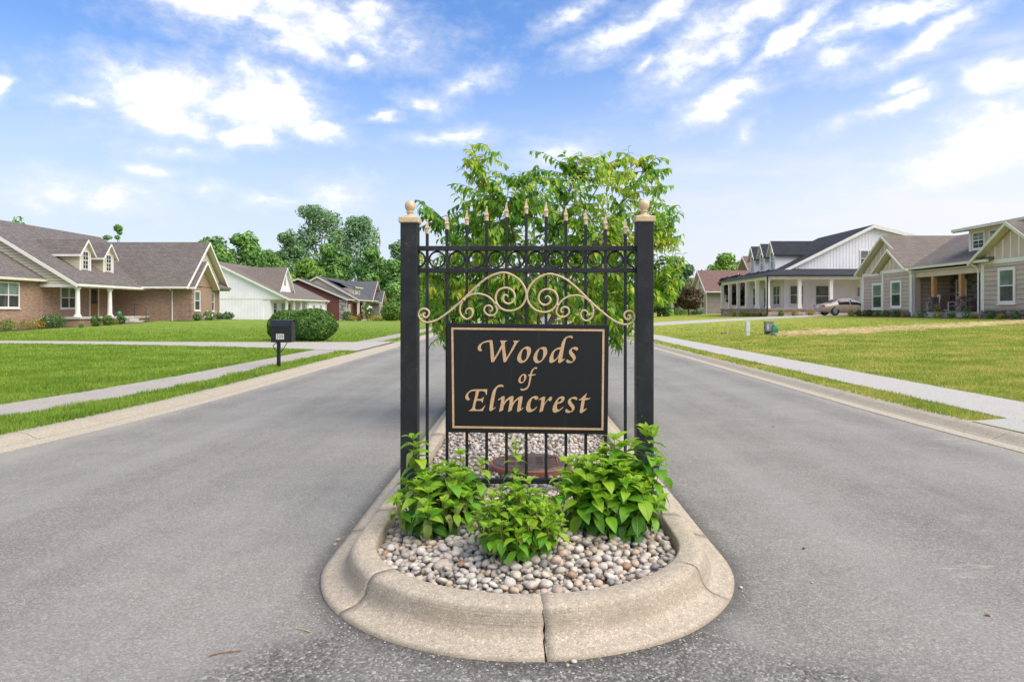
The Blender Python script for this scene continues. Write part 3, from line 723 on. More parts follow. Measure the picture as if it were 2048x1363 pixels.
for a, b in zip(joints[:-1], joints[1:]):
    g = .0024
    def sh(s, m): return s + (m if s <= 0 or s >= 1 else m / (math.pi * .8))
    n = 24 if (0 < a < 1 or 0 < b < 1 or b - a < 1) else 12
    ja = [RND.uniform(-.004, .004) for _ in ISL]; jb = [RND.uniform(-.004, .004) for _ in ISL]
    mb = MB(); vs = []
    if a < 0 < b: ss = list(np.linspace(sh(a, g), 0, 6)) + list(np.linspace(0, sh(b, -g), 18))[1:]
    elif a < 1 < b: ss = list(np.linspace(sh(a, g), 1, 18)) + list(np.linspace(1, sh(b, -g), 6))[1:]
    else: ss = list(np.linspace(sh(a, g), sh(b, -g), n))
    for i, s in enumerate(ss):
        for j, (d, z) in enumerate(ISL):
            q = s + (ja[j] if i == 0 else jb[j] if i == len(ss) - 1 else 0) * (1 if s <= 0 or s >= 1 else .4)
            w = .004 * mnoise.noise(Vector((s * 9, d * 12, 1))) if 0 < i < len(ss) - 1 else 0
            vs.append(isl_world(q, d + w * (j in (0, 1, 2)), z + w * .3 * (z > .02)))
    m = len(ISL)
    fs = [(i * m + j, i * m + j + 1, (i + 1) * m + j + 1, (i + 1) * m + j) for i in range(len(ss) - 1) for j in range(m - 1)]
    fs += [tuple(range(m)), tuple((len(ss) - 1) * m + j for j in range(m))]
    mb.add(vs, fs); o = mb.build('kerb_segment', MT['kerb_tan'], isl, smooth=True)
    o.data.polygons.foreach_set('use_smooth', [len(p.vertices) == 4 for p in o.data.polygons])
RIN = IR - .272; RINX = IRX - .272 * KX
def edge_d(x, y):
    if y >= IY: return RINX - abs(x - IX)
    return (RIN - math.hypot((x - IX) * RIN / RINX, y - IY)) * 1.03
def zbed(x, y): return .060 + .075 * sm(edge_d(x, y) / .50) + .008 * mnoise.noise(Vector((x * 4, y * 4, 0)))
bed = MB(); vs = []; fs = []; nc = 15
rows = list(np.linspace(IY - RIN + .002, IY, 12)) + list(np.arange(IY + .25, IEND, .5))
for y in rows:
    hw = RINX + .004 if y >= IY else math.sqrt(max(0, (RIN + .004) ** 2 - (IY - y) ** 2)) * RINX / RIN
    for j in range(nc):
        x = IX + hw * (2 * j / (nc - 1) - 1); vs.append((x, y, zbed(x, y)))
for i in range(len(rows) - 1):
    for j in range(nc - 1): fs.append((i * nc + j, i * nc + j + 1, (i + 1) * nc + j + 1, (i + 1) * nc + j))
bed_o = bed.add(vs, fs).build('gravel_bed', MT['soil'], kind='structure')

def stone_mesh(seed, sub):
    bm = bmesh.new(); bmesh.ops.create_icosphere(bm, subdivisions=sub, radius=1)
    rr = random.Random(seed); o = Vector((rr.uniform(0, 50),) * 3)
    a = rr.uniform(.62, .95); b = rr.uniform(.45, .75); sk = rr.uniform(-.25, .25)
    for v in bm.verts:
        n = 1 + .20 * mnoise.noise(v.co * 1.1 + o)
        p = v.co * n; v.co = Vector((p.x * (1 + sk * p.y), p.y * a, p.z * b))
    me = bpy.data.meshes.new('river_stone'); bm.to_mesh(me); bm.free()
    me.polygons.foreach_set('use_smooth', [True] * len(me.polygons)); me.materials.append(MT['pebble']); return me
stones = [stone_mesh(i, 2) for i in range(9)]; stones_lo = [stone_mesh(i + 30, 1) for i in range(6)]
cells = {}; peb = []
def try_peb(x, y, r, dz=0, gap=.80):
    c = (int(x // .06), int(y // .06), dz > 0)
    for i in (-1, 0, 1):
        for j in (-1, 0, 1):
            for (a, b, q) in cells.get((c[0] + i, c[1] + j, c[2]), ()):
                if (a - x) ** 2 + (b - y) ** 2 < (gap * (q + r)) ** 2: return
    cells.setdefault(c, []).append((x, y, r)); peb.append((x, y, r, dz))
LID = (.055, 4.52, .262)
for (n, r0, r1, y1, dz) in ((260, .022, .030, 6, 0), (9000, .0135, .0215, 6.2, 0), (20000, .008, .014, 5.2, 0), (3500, .014, .024, 6.2, .016), (2500, .018, .026, 10, 0)):
    for _ in range(n):
        y = IY - RIN + (y1 - IY + RIN) * RND.random() ** 1.25; x = IX + RND.uniform(-RINX, RINX); r = RND.uniform(r0, r1)
        if edge_d(x, y) < r * .75 or math.hypot(x - LID[0], y - LID[1]) < LID[2] + r * .6: continue
        try_peb(x, y, r, dz)
peb.append((-.338, 2.93, .041, .004))
peb.sort(key=lambda p: (p[1] - p[2] * 45))
MV = []; MF = []; nv = 0; count = 0
def peb_mat(x, y, r, dz):
    z = zbed(x, y) + r * .30 + dz
    return Matrix.Translation((x, y, z)) @ Matrix.Rotation(RND.uniform(0, 6.28), 4, 'Z') @ Matrix.Rotation(RND.gauss(0, .28), 4, 'X') @ Matrix.Rotation(RND.gauss(0, .28), 4, 'Y') @ Matrix.Scale(r * 1.12, 4)
for (x, y, r, dz) in peb:
    me = RND.choice(stones if y < 4.3 else stones_lo)
    if y > 9.5: continue
    Mx = peb_mat(x, y, r, dz)
    if count < 300:
        o = bpy.data.objects.new('stone', me); COL.objects.link(o); o.parent = bed_o; o.matrix_local = Mx; count += 1
    else:
        co = np.empty(len(me.vertices) * 3); me.vertices.foreach_get('co', co); co = co.reshape(-1, 3)
        A = np.array(Mx); co = co @ A[:3, :3].T + A[:3, 3]
        ix = np.empty(len(me.loops), np.int32); me.loops.foreach_get('vertex_index', ix)
        MV.append(co); MF.append(ix + nv); nv += len(co)
o = link('river_stones', np_mesh('river_stones', np.concatenate(MV), np.concatenate(MF), 3, MT['pebble'], True), bed_o, kind='stuff')

# ------------------------------------------------------------------ loose grit along the island kerb and the gutters
V = []; n = 0
def grit_at(x, y, r):
    a = RND.uniform(0, 6.28); p = []
    for k in range(4): p.append((x + math.cos(a + k * 1.57) * r * RND.uniform(.6, 1), y + math.sin(a + k * 1.57) * r * RND.uniform(.6, 1), .002))
    V.append(p + [(x, y, r * .9)])
for k in range(800):
    s_ = RND.uniform(-3.5, 4.5); s_ = RND.random() if RND.random() < .6 else s_
    q = isl_world(s_, -abs(RND.gauss(0, .05)) - .004, 0); grit_at(q[0], q[1], RND.uniform(.0015, .0055))
for k in range(1000):
    y = 5 + 12 * RND.random() ** 2; sd = RND.choice((-1, 1)); e = kl(y) if sd < 0 else kr(y)
    grit_at(sd * (e - abs(RND.gauss(0, .10))), y, RND.uniform(.003, .008))
for k in range(350): grit_at(RND.uniform(-3.5, 3.8), 2.1 + 5 * RND.random() ** 1.6, RND.uniform(.0012, .004))
V = np.array(V).reshape(-1, 3); m = len(V) // 5; b = (np.arange(m) * 5)[:, None]
T = np.concatenate([b + np.array([0, 1, 4]), b + np.array([1, 2, 4]), b + np.array([2, 3, 4]), b + np.array([3, 0, 4])], 1)
ok_ = np.array([edge_d(V[i * 5, 0], V[i * 5, 1]) < -.27 for i in range(m)])
o = link('grit', np_mesh('grit', V, T[ok_].ravel(), 3, MT['pebble']), kind='stuff'); o['label'] = 'loose grit lying on the asphalt along the kerbs'

# ------------------------------------------------------------------ ornamental gate panel
GY = 3.92; PXM = F / GY
def gx(px): return (px - CX) / PXM
def gz(py): return EYE + (CY - py) / PXM
gate = thing('ornamental_fence', 'black iron ornamental fence panel with gold spear tips standing in the gravel island', 'fence', (.03, GY, .13))
for (pa, pb, ptop) in ((803.5, 837, 446), (1271, 1304.5, 444)):
    xa, xb = gx(pa), gx(pb); xc = (xa + xb) / 2; h = (xb - xa) / 2; zt = gz(ptop)
    p = MB().box(xa, xb, GY - h, GY + h, .02, zt).build('post', MT['iron'], gate, bevel=.004)
    c = MB()
    c.box(xc - .0575, xc + .0575, GY - .0575, GY + .0575, zt - .004, zt + .030)
    cap = c.build('post_cap', MT['gold'], p, bevel=.006)
    b = MB(); z0 = zt + .0285
    b.lathe([(.046, 0), (.042, .006), (.031, .011), (.021, .014), (.0165, .019), (.0165, .028), (.0225, .031), (.0225, .036), (.016, .039), (.0225, .045), (.0285, .055), (.0305, .067), (.0295, .078), (.0255, .088), (.018, .0955), (.009, .099), (.001, .100)], (xc, GY, z0), 24)
    b.build('ball_finial', MT['gold'], p, smooth=True)
XL, XR = gx(836), gx(1272)
for (a, b) in ((492, 501.5), (536, 545.5), (956, 966)):
    MB().box(XL, XR, GY - .016, GY + .016, gz(b), gz(a)).build('rail', MT['iron'], gate, bevel=.002)
PX = [854.5 + 39.6 * i for i in range(11)]
PT = [466, 457, 448.5, 440, 433, 426, 432, 440, 448, 457, 466]
pick_me = None
tip = MB()
tip.lathe([(.0115, 0), (.0115, .026), (.0095, .030), (.0075, .033)], (0, 0, 0), 10)
tip.lathe([(.0080, .030), (.0175, .0285), (.0185, .033), (.0125, .042), (.0085, .056), (.0055, .068), (.0032, .073)], (0, 0, 0), 4)
tip.lathe([(.0032, .072), (.0052, .0755), (.0045, .080), (.001, .083)], (0, 0, 0), 8)
tip_me = tip.mesh('spear_tip', mat=MT['gold'])
for x, t in zip(PX, PT):
    q = gx(x); zt = gz(t)
    p = MB().box(q - .0082, q + .0082, GY - .0078, GY + .0078, .03 if x in (PX[0], PX[-1]) else gz(960), zt).build('picket', MT['iron'], gate, bevel=.0012)
    inst('spear_tip', tip_me, p, (q, GY, zt - .004), (0, 0, math.radians(RND.uniform(-6, 6))), 1.02)
ring = MB(); ring.tube([(math.cos(a) * .0445, 0, math.sin(a) * .0445) for a in np.linspace(0, 2 * math.pi, 32, endpoint=False)], .0060, 8, closed=True)
ring_me = ring.mesh('ring', smooth=True, mat=MT['iron'])
for i in range(12):
    x = PX[0] - 19.8 + 39.6 * i
    if i in (0, 11):
        a0, a1 = (-1.40, 1.40) if i == 0 else (math.pi - 1.40, math.pi + 1.40)
        hr = MB(); hr.tube([(gx(x) + math.cos(a) * .0445, GY, gz(518.7) + math.sin(a) * .0445) for a in np.linspace(a0, a1, 18)], .0060, 8)
        hr.build('ring', MT['iron'], gate, smooth=True)
    else: inst('ring', ring_me, gate, (gx(x), GY, gz(518.7)))
# gold scrolls, wrought flat against the pickets
main = [(262, 905), (256, 897), (246, 903), (247, 920), (265, 932), (285, 915), (287, 888), (262, 868), (228, 874), (210, 905), (224, 942), (268, 967), (350, 947), (440, 884), (530, 806), (610, 727), (700, 651), (780, 613), (850, 606), (925, 641), (973, 692), (996, 752), (986, 812), (946, 861), (882, 883), (822, 871), (782, 828), (774, 775), (798, 731), (850, 715), (895, 735), (913, 777), (900, 815), (866, 831), (836, 818), (825, 790), (840, 767), (860, 772), (862, 785)]
sec = [(566, 905), (554, 892), (566, 870), (592, 868), (606, 897), (592, 930), (556, 942), (521, 910), (514, 855), (543, 800), (590, 768), (640, 758), (700, 770), (747, 802), (776, 850), (782, 888), (756, 915), (716, 912), (690, 882), (700, 851), (730, 845), (750, 865), (742, 885), (727, 878)]
def scroll(side):
    def cv(p):
        x, y = 780 + p[0] / 3.657, 380 + p[1] / 3.657
        if side > 0: x = 2 * 1053.2 - x; y += 2.2 + .010 * (x - 1053)
        return (gx(x), GY - .0165, gz(y))
    o = None
    m = MB(); pts = catmull([cv(p) for p in main], 5)
    r = [.0062] * len(pts)
    for i in range(14): r[i] *= .45 + .55 * i / 14; r[-1 - i] *= .45 + .55 * i / 14
    m.tube(pts, r, 8); o = m.build('scroll', MT['gold'], gate, smooth=True)
    m = MB(); pts = catmull([cv(p) for p in sec], 5); r = [.0056] * len(pts)
    for i in range(12): r[i] *= .45 + .55 * i / 12; r[-1 - i] *= .45 + .55 * i / 12
    m.tube(pts, r, 8); m.build('inner_scroll', MT['gold'], o, smooth=True)
    for p in ((541, 800), (776, 829)):
        c = Vector(cv(p)); MB().ball(c, (.0115, .0105, .0105), 10, 6).build('clip', MT['gold'], o, smooth=True)
scroll(-1); scroll(1)

# ------------------------------------------------------------------ name board
BY = GY - .020                                  # front of the pickets, board in front of them
sign = thing('name_board', 'black name board reading Woods of Elmcrest in gold letters, fixed on the iron fence', 'sign', (.03, BY, gz(756)))
PM2 = F / BY
def bx(px): return (px - CX) / PM2
def bz(py): return EYE + (CY - py) / PM2
TL, TR, BR, BL = (894.5, 645.5), (1217, 649.3), (1214.5, 867.3), (897, 862.5)
def bpt(u, v, y):    # u right, v down, 0..1 over the board
    x = (TL[0] * (1 - u) + TR[0] * u) * (1 - v) + (BL[0] * (1 - u) + BR[0] * u) * v
    yy = (TL[1] * (1 - u) + TR[1] * u) * (1 - v) + (BL[1] * (1 - u) + BR[1] * u) * v
    return (bx(x), y, bz(yy))
MB().prism([bpt(0, 0, BY - .022), bpt(1, 0, BY - .022), bpt(1, 1, BY - .022), bpt(0, 1, BY - .022)], (0, .0225, 0)).build('board', MT['sign'], sign, bevel=.002)
FY = BY - .0225
m = MB(); ex, ey = 8.8 / 321, 8.8 / 217.5; tx, ty = 4.0 / 321, 4.0 / 217.5
o4 = [bpt(ex, ey, FY - .0012), bpt(1 - ex, ey, FY - .0012), bpt(1 - ex, 1 - ey, FY - .0012), bpt(ex, 1 - ey, FY - .0012)]
i4 = [bpt(ex + tx, ey + ty, FY - .0012), bpt(1 - ex - tx, ey + ty, FY - .0012), bpt(1 - ex - tx, 1 - ey - ty, FY - .0012), bpt(ex + tx, 1 - ey - ty, FY - .0012)]
for k in range(4):
    j = (k + 1) % 4; m.prism([o4[k], o4[j], i4[j], i4[k]], (0, .0020, 0))
m.build('border', MT['letter'], sign)
R1 = (17.04, 940, 660); R2 = (17.04, 1050, 660); R3 = (22.71, 1020, 725); R4 = (15.754, 920, 760); R5 = (13.653, 1040, 760)
GLYPHS = [
 (R1, [[(765,330),(785,450),(810,700),(835,935),(950,735),(1075,490),(1062,420),(1045,375),(1020,345),(1280,345),(1215,385),(1195,420),(1190,500),(1210,700),(1245,940),(1380,700),(1510,440),(1500,400),(1465,350),(1700,345),(1640,385),(1590,450),(1500,620),(1370,820),(1250,1030),(1215,1075),(1150,1075),(1135,1000),(1110,780),(1095,600),(1000,770),(870,980),(815,1075),(735,1075),(720,1000),(705,780),(690,550),(675,398),(600,398),(500,418),(430,452),(393,500),(377,560),(380,610),(395,650),(422,677),(400,695),(350,705),(300,680),(272,635),(270,590),(290,530),(330,480),(400,425),(480,380),(560,355),(650,337)]]),
 (R2, [[(76,545),(-14,570),(-114,650),(-194,750),(-249,860),(-269,950),(-249,1030),(-194,1090),(-124,1105),(-44,1085),(0,1060),(60,1010),(120,920),(170,820),(200,720),(205,650),(180,590),(130,555)], [(6,615),(-74,660),(-114,770),(-134,880),(-124,960),(-84,1030),(-30,1020),(10,985),(50,920),(65,820),(70,700),(50,640)]]),
 (R2, [[(650,560),(560,575),(470,620),(380,700),(320,800),(285,900),(285,990),(320,1070),(380,1105),(450,1105),(540,1070),(620,990),(690,890),(740,800),(755,700),(735,620),(700,575)], [(540,620),(480,650),(445,730),(415,830),(410,930),(430,1000),(470,1040),(530,1030),(580,970),(605,890),(620,790),(620,700),(590,640)]]),
 (R2, [[(1610,280),(1570,265),(1510,235),(1450,240),(1400,280),(1370,360),(1340,500),(1310,650),(1290,780),(1265,920),(1270,990),(1350,955),(1350,975),(1290,1030),(1210,1090),(1150,1110),(1120,1080),(1125,1010),(1140,920),(1100,960),(1030,1030),(950,1090),(880,1105),(835,1085),(820,1030),(835,920),(870,820),(920,730),(1000,650),(1080,600),(1150,580),(1215,575),(1225,500),(1260,390),(1310,300),(1370,240),(1450,200),(1530,180),(1600,190),(1620,230)], [(1190,640),(1120,645),(1060,665),(1000,720),(970,800),(960,900),(965,970),(1000,1000),(1060,960),(1120,870),(1160,770)]]),
 (R2, [[(1745,690),(1800,640),(1790,590),(1740,565),(1680,565),(1600,590),(1530,640),(1490,710),(1490,780),(1530,850),(1590,920),(1625,980),(1625,1030),(1590,1055),(1530,1045),(1480,1010),(1440,985),(1400,1020),(1395,1070),(1440,1100),(1520,1110),(1600,1085),(1670,1030),(1715,960),(1715,890),(1680,820),(1620,750),(1575,680),(1590,640),(1640,625),(1690,650)]]),
 (R3, [[(660,490),(590,495),(510,540),(440,620),(390,720),(380,800),(400,870),(460,910),(540,905),(620,865),(690,770),(735,680),(745,590),(720,520)], [(610,540),(550,570),(510,640),(480,740),(475,820),(510,855),(570,850),(620,790),(640,700),(645,600)]]),
 (R3, [[(1200,270),(1225,225),(1210,190),(1150,185),(1080,220),(1010,280),(955,370),(915,480),(890,505),(840,525),(795,590),(885,565),(880,640),(865,760),(845,880),(815,1000),(780,1075),(720,1125),(620,1165),(540,1160),(500,1135),(475,1160),(480,1210),(530,1245),(620,1235),(720,1205),(810,1140),(870,1050),(910,920),(940,780),(965,650),(975,565),(1080,560),(1140,535),(1180,485),(1110,510),(1000,510),(990,490),(1020,390),(1060,300),(1110,250),(1150,250)]]),
 (R4, [[(325,580),(300,605),(240,615),(200,580),(175,520),(190,450),(240,380),(320,310),(400,280),(500,268),(600,268),(865,265),(850,440),(825,440),(810,370),(770,335),(700,320),(615,318),(580,440),(545,570),(660,570),(700,555),(770,490),(740,580),(725,690),(705,690),(680,630),(530,620),(500,720),(480,820),(490,880),(530,905),(620,905),(690,880),(740,830),(800,765),(805,780),(770,850),(725,945),(275,945),(370,890),(400,840),(430,700),(480,500),(515,320),(420,320),(340,345),(280,395),(265,450),(275,510),(300,555)]]),
 (R4, [[(1360,205),(1330,185),(1270,185),(1210,200),(1160,250),(1130,350),(1100,500),(1070,680),(1050,820),(1045,870),(1130,825),(1130,840),(1060,900),(980,955),(945,945),(928,910),(940,800),(960,650),(990,500),(1020,380),(1070,270),(1140,190),(1220,135),(1310,118),(1365,140),(1378,175)]]),
 (R4, [[(1200,590),(1270,540),(1330,495),(1390,480),(1415,510),(1405,590),(1395,680),(1450,600),(1530,530),(1610,485),(1670,480),(1690,510),(1680,600),(1670,690),(1730,610),(1820,530),(1900,490),(1960,485),(1975,520),(1960,620),(1935,740),(1920,850),(1925,895),(1990,835),(1998,850),(1930,920),(1840,978),(1800,960),(1798,900),(1820,760),(1840,640),(1830,580),(1760,640),(1700,720),(1660,800),(1630,930),(1580,945),(1515,980),(1530,900),(1555,760),(1570,620),(1550,580),(1480,640),(1420,710),(1380,790),(1355,930),(1300,945),(1235,975),(1250,900),(1280,740),(1300,620),(1285,565),(1220,615)]]),
 (R5, [[(430,520),(400,500),(380,475),(345,470),(310,530),(285,600),(275,680),(290,760),(330,785),(390,760),(455,700),(462,715),(410,780),(340,830),(260,855),(200,840),(165,780),(165,710),(195,600),(250,510),(320,445),(400,415),(465,420),(500,455),(485,500)]]),
 (R5, [[(490,545),(530,495),(590,450),(660,425),(685,450),(675,520),(655,640),(700,570),(760,500),(810,440),(850,430),(875,460),(850,530),(810,560),(770,520),(720,570),(670,640),(650,700),(620,820),(570,835),(525,860),(540,780),(565,660),(580,540),(570,505),(530,520)]]),
 (R5, [[(1010,630),(1000,690),(1010,760),(1040,790),(1090,770),(1170,710),(1178,725),(1110,790),(1030,840),(950,870),(900,850),(882,790),(895,700),(930,620),(990,520),(1060,450),(1130,425),(1195,430),(1213,480),(1195,540),(1140,590),(1070,620)], [(1015,590),(1040,520),(1080,480),(1120,480),(1130,510),(1100,560),(1050,585)]]),
 (R5, [[(1530,530),(1490,500),(1430,480),(1390,500),(1375,540),(1410,600),(1460,660),(1488,720),(1470,790),(1400,850),(1310,873),(1250,860),(1225,825),(1240,785),(1270,765),(1310,800),(1360,830),(1400,820),(1415,790),(1390,730),(1340,670),(1300,610),(1300,550),(1340,490),(1410,450),(1490,435),(1545,455),(1558,490)]]),
 (R5, [[(1590,515),(1650,490),(1720,420),(1815,340),(1815,355),(1790,410),(1775,465),(1860,475),(1920,465),(1870,505),(1800,520),(1760,525),(1740,650),(1720,760),(1730,785),(1805,750),(1810,765),(1740,830),(1665,880),(1630,865),(1620,830),(1640,720),(1670,540),(1680,520),(1600,530)]]),
]
def outline_mesh(name, loops, thick, mat):
    """flat cut-out of closed outlines (holes allowed) with a little thickness, lying in x-z"""
    cd = bpy.data.curves.new('tmp', 'CURVE'); cd.dimensions = '2D'; cd.fill_mode = 'BOTH'; cd.extrude = thick
    for L in loops:
        sp = cd.splines.new('POLY'); sp.points.add(len(L) - 1); sp.use_cyclic_u = True
        for p, q in zip(sp.points, L): p.co = (q[0], q[1], 0, 1)
    o = bpy.data.objects.new('tmp', cd); COL.objects.link(o)
    dg = bpy.context.evaluated_depsgraph_get(); me = bpy.data.meshes.new_from_object(o.evaluated_get(dg))
    bpy.data.objects.remove(o); bpy.data.curves.remove(cd)
    me.transform(Matrix.Rotation(math.pi / 2, 4, 'X')); me.name = name
    me.materials.clear(); me.materials.append(mat); return me
for (sc, ox, oy), loops in GLYPHS:
    LL = [[(bx(ox + a / sc), bz(oy + b / sc)) for a, b in L] for L in loops]
    cx = sum(p[0] for p in LL[0]) / len(LL[0]); cz = sum(p[1] for p in LL[0]) / len(LL[0])
    me = outline_mesh('letter', [[(a - cx, b - cz) for a, b in L] for L in LL], .0009, MT['letter'])
    inst('letter', me, sign, (cx, FY - .0008, cz))

# ------------------------------------------------------------------ valve box lid in the stones
lid = thing('valve_box', 'round reddish plastic valve box with worn dark lid sunk in the river stones', 'valve box', (LID[0], LID[1], .10))
lx, ly, lr = LID
m = MB(); m.lathe([(lr + .012, -.05), (lr + .010, .09), (lr + .002, .098), (lr - .010, .099), (lr - .012, .085)], (lx, ly, .10), 40); m.build('rim', MT['clay'], lid, smooth=False)
m = MB(); m.lathe([(lr - .016, .06), (lr - .016, .097), (lr - .024, .103), (.10, .108), (.001, .1085)], (lx, ly, .10), 40); m.build('cover', MT['lidtop'], lid)
m = MB()
for sx in (-1, 1):
    for k in range(5):
        m.box(lx + sx * .055 - .022, lx + sx * .055 + .022, ly - .11 + k * .05, ly - .095 + k * .05, .20, .2125)
m.build('grip_ribs', MT['lidtop'], lid, kind='stuff')
for sx in (-1, 1):
    c = lx + sx * .135; f = MB()
    f.box(c - .042, c + .042, ly - .10, ly - .092, .20, .212); f.box(c - .042, c + .042, ly + .092, ly + .10, .20, .212)
    f.box(c - .042, c - .034, ly - .092, ly + .092, .20, .212); f.box(c + .034, c + .042, ly - .092, ly + .092, .20, .212)
    f.build('raised_frame', MT['clay'], lid)

# ------------------------------------------------------------------ leaves of the island planting
def leaf_mesh(name, mat, width=.52, droop=.35, fold=.25, n=5, wave=.0):
    """a pointed oval leaf 1 long, root at the origin, growing along +Y, face up"""
    vs = []; fs = []; uv = []
    for i in range(n + 1):
        t = i / n; w = width * .5 * (math.sin(math.pi * min(1, t * .96 + .02) ** .80) ** .9) * (1 - .12 * t)
        if i == n: w = .004
        y = t * (1 - .25 * droop * t); z = -droop * t * t * .55 + .05 * math.sin(t * 3)
        for k, s in enumerate((-1, 0, 1)):
            vs.append((s * w, y, z + (abs(s) * fold * w) + wave * math.sin(t * 12 + s) * abs(s) * .05)); uv.append((.5 + .5 * s * (w / (width * .5)), t))
    for i in range(n):
        for k in range(2): fs.append((i * 3 + k, i * 3 + k + 1, (i + 1) * 3 + k + 1, (i + 1) * 3 + k))
    me = bpy.data.meshes.new(name); me.from_pydata(vs, [], fs)
    ul = me.uv_layers.new(name='UVMap')
    for l in me.loops: ul.data[l.index].uv = uv[l.vertex_index]
    me.polygons.foreach_set('use_smooth', [True] * len(fs)); me.materials.append(mat); me.update(); return me
def frame(d, up):
    """rotation taking +Y to d and +Z close to up"""
    d = d.normalized(); x = d.cross(up)
    if x.length < 1e-4: x = d.cross(Vector((1, 0, 0)))
    x.normalize(); z = x.cross(d)
    return Matrix((x, d, z)).transposed()
class LeafBag:
    """collects leaves; the nearest `lim` become single objects, the rest one joined mesh"""
    def __init__(s): s.L = []
    def add(s, me, pos, rot, size): s.L.append((me, Vector(pos), rot, size))
    def emit(s, root, lim, rest_name, key):
        s.L.sort(key=key); base = world_off(root); ups = {}
        for me, p, r, sz in s.L[:lim]:
            o = bpy.data.objects.new('leaf', me); COL.objects.link(o); o.parent = root
            o.matrix_local = Matrix.Translation(p - base) @ r.to_4x4() @ Matrix.Scale(sz, 4)
        by = {}
        for l in s.L[lim:]: by.setdefault(l[0].materials[0].name, []).append(l)
        V = []; Fc = []; UV = []; mi = []; nv = 0; mats = []
        for mn, LL in by.items():
            mats.append(bpy.data.materials[mn])
            for me, p, r, sz in LL:
                co = np.empty(len(me.vertices) * 3); me.vertices.foreach_get('co', co); A = np.array(r) * sz
                V.append(co.reshape(-1, 3) @ A.T + np.array(p - base))
                ix = np.empty(len(me.loops), np.int32); me.loops.foreach_get('vertex_index', ix); Fc.append(ix + nv); nv += len(me.vertices)
                u = np.empty(len(me.loops) * 2); me.uv_layers[0].data.foreach_get('uv', u); UV.append(u)
                mi += [len(mats) - 1] * len(me.polygons)
        if not V: return
        me = np_mesh(rest_name, np.concatenate(V), np.concatenate(Fc), 4, mats[0], True)
        for m in mats[1:]: me.materials.append(m)
        me.polygons.foreach_set('material_index', np.array(mi, np.int32))
        ul = me.uv_layers.new(name='UVMap'); ul.data.foreach_set('uv', np.concatenate(UV))
        link(rest_name, me, root, kind='stuff')
HY = {k: [leaf_mesh('leaf', MT[k], w, d, f, 5) for (w, d, f) in ((.54, .45, .30), (.60, .70, .22), (.48, .25, .38))] for k in ('leaf_young', 'leaf_mid', 'leaf_old')}
HY['leaf_pale'] = [leaf_mesh('leaf', MT['leaf_pale'], .46, 1.9, .5, 7, 1), leaf_mesh('leaf', MT['leaf_pale'], .52, 1.3, .6, 7, 1)]

def hydrangea(label, x, y, stems, size, pale=0, youngf=.35, seed=1, dense=1.0):
    rr = random.Random(seed); z0 = zbed(x, y) + .01
    root = thing('hydrangea_shrub', label, 'shrub', (x, y, z0), 'young hydrangea shrubs in the island bed')
    bag = LeafBag(); sm_ = MB(); eye = Vector((0, 0, EYE))
    for (dx, dy, h, lx, ly) in stems:
        b = Vector((x + dx * .35, y + dy * .35, z0 - .02)); t = Vector((x + dx + lx, y + dy + ly, z0 + h)); mid = (b + t) / 2 + Vector((dx * .35, dy * .35, h * .06))
        P = [b * (1 - u) ** 2 + mid * 2 * u * (1 - u) + t * u * u for u in np.linspace(0, 1, 9)]
        sm_.tube(P, [.0042 - .0024 * i / 8 for i in range(9)], 5)
        nodes = max(5, int(h / .035 * dense)); a0 = rr.uniform(0, 6.28)
        for i in range(1, nodes + 1):
            u = (i / nodes) ** .9; j = min(8, int(u * 8)); p = P[j] + (P[min(8, j + 1)] - P[j]) * (u * 8 - j) if j < 8 else P[8]
            d = (P[min(8, j + 1)] - P[max(0, j - 1)]).normalized()
            top = u > .93; up = u
            for k in range(2 if not top else 4):
                a = a0 + i * math.pi / 2 + k * (math.pi if not top else math.pi / 2) + rr.uniform(-.35, .35)
                side = Vector((math.cos(a), math.sin(a), 0)); side = (side - d * side.dot(d)).normalized()
                lift = (.9 if top else .25 - .65 * (1 - up)) + rr.uniform(-.25, .25)
                ld = (side + d * lift + Vector((0, 0, -.10))).normalized()
                sz = size * rr.uniform(.75, 1.15) * ((.62 + .2 * (k % 2)) if top else (.80 + .35 * math.sin(math.pi * min(1, .25 + .6 * (1 - up)))))
                nz = (d * .8 + Vector((0, 0, .7)) - side * .2 + Vector((rr.uniform(-.3, .3), rr.uniform(-.3, .3), 0)))
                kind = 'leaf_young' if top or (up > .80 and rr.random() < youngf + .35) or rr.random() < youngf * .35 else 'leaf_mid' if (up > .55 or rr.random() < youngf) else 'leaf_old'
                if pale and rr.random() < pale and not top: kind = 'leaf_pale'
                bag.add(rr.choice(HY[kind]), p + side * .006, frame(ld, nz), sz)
            if top:
                for k in range(2):
                    a = rr.uniform(0, 6.28); ld = (d + Vector((math.cos(a), math.sin(a), 0)) * .28).normalized()
                    bag.add(rr.choice(HY['leaf_young']), p, frame(ld, Vector((-math.cos(a), -math.sin(a), .2))), size * rr.uniform(.38, .5))
    sm_.build('stems', MT['stem'], root)
    bag.emit(root, 300, 'leaves', lambda l: (l[1] - eye).length - l[3] * 3)
def stems_for(seed, n, R, hs, tall=()):
    rr = random.Random(seed); out = []
    for i in range(n):
        a = i * 2.399 + rr.uniform(-.2, .2); q = math.sqrt((i + .5) / n) * R
        h = hs[0] + (hs[1] - hs[0]) * (1 - (q / R) ** 2) * rr.uniform(.75, 1.1) + rr.uniform(0, .03)
        out.append((math.cos(a) * q, math.sin(a) * q, h, rr.uniform(-.02, .02), rr.uniform(-.02, .02)))
    return out + list(tall)
hydrangea('young hydrangea with curled pale leaves, standing by the left gate post', -.415, 3.42, stems_for(3, 38, .225, (.12, .29), [(-.12, .05, .44, -.02, 0), (-.10, .04, .40, -.02, 0), (.08, .05, .36, .02, 0), (.18, .02, .32, .03, 0)]), .086, .24, .24, 21)
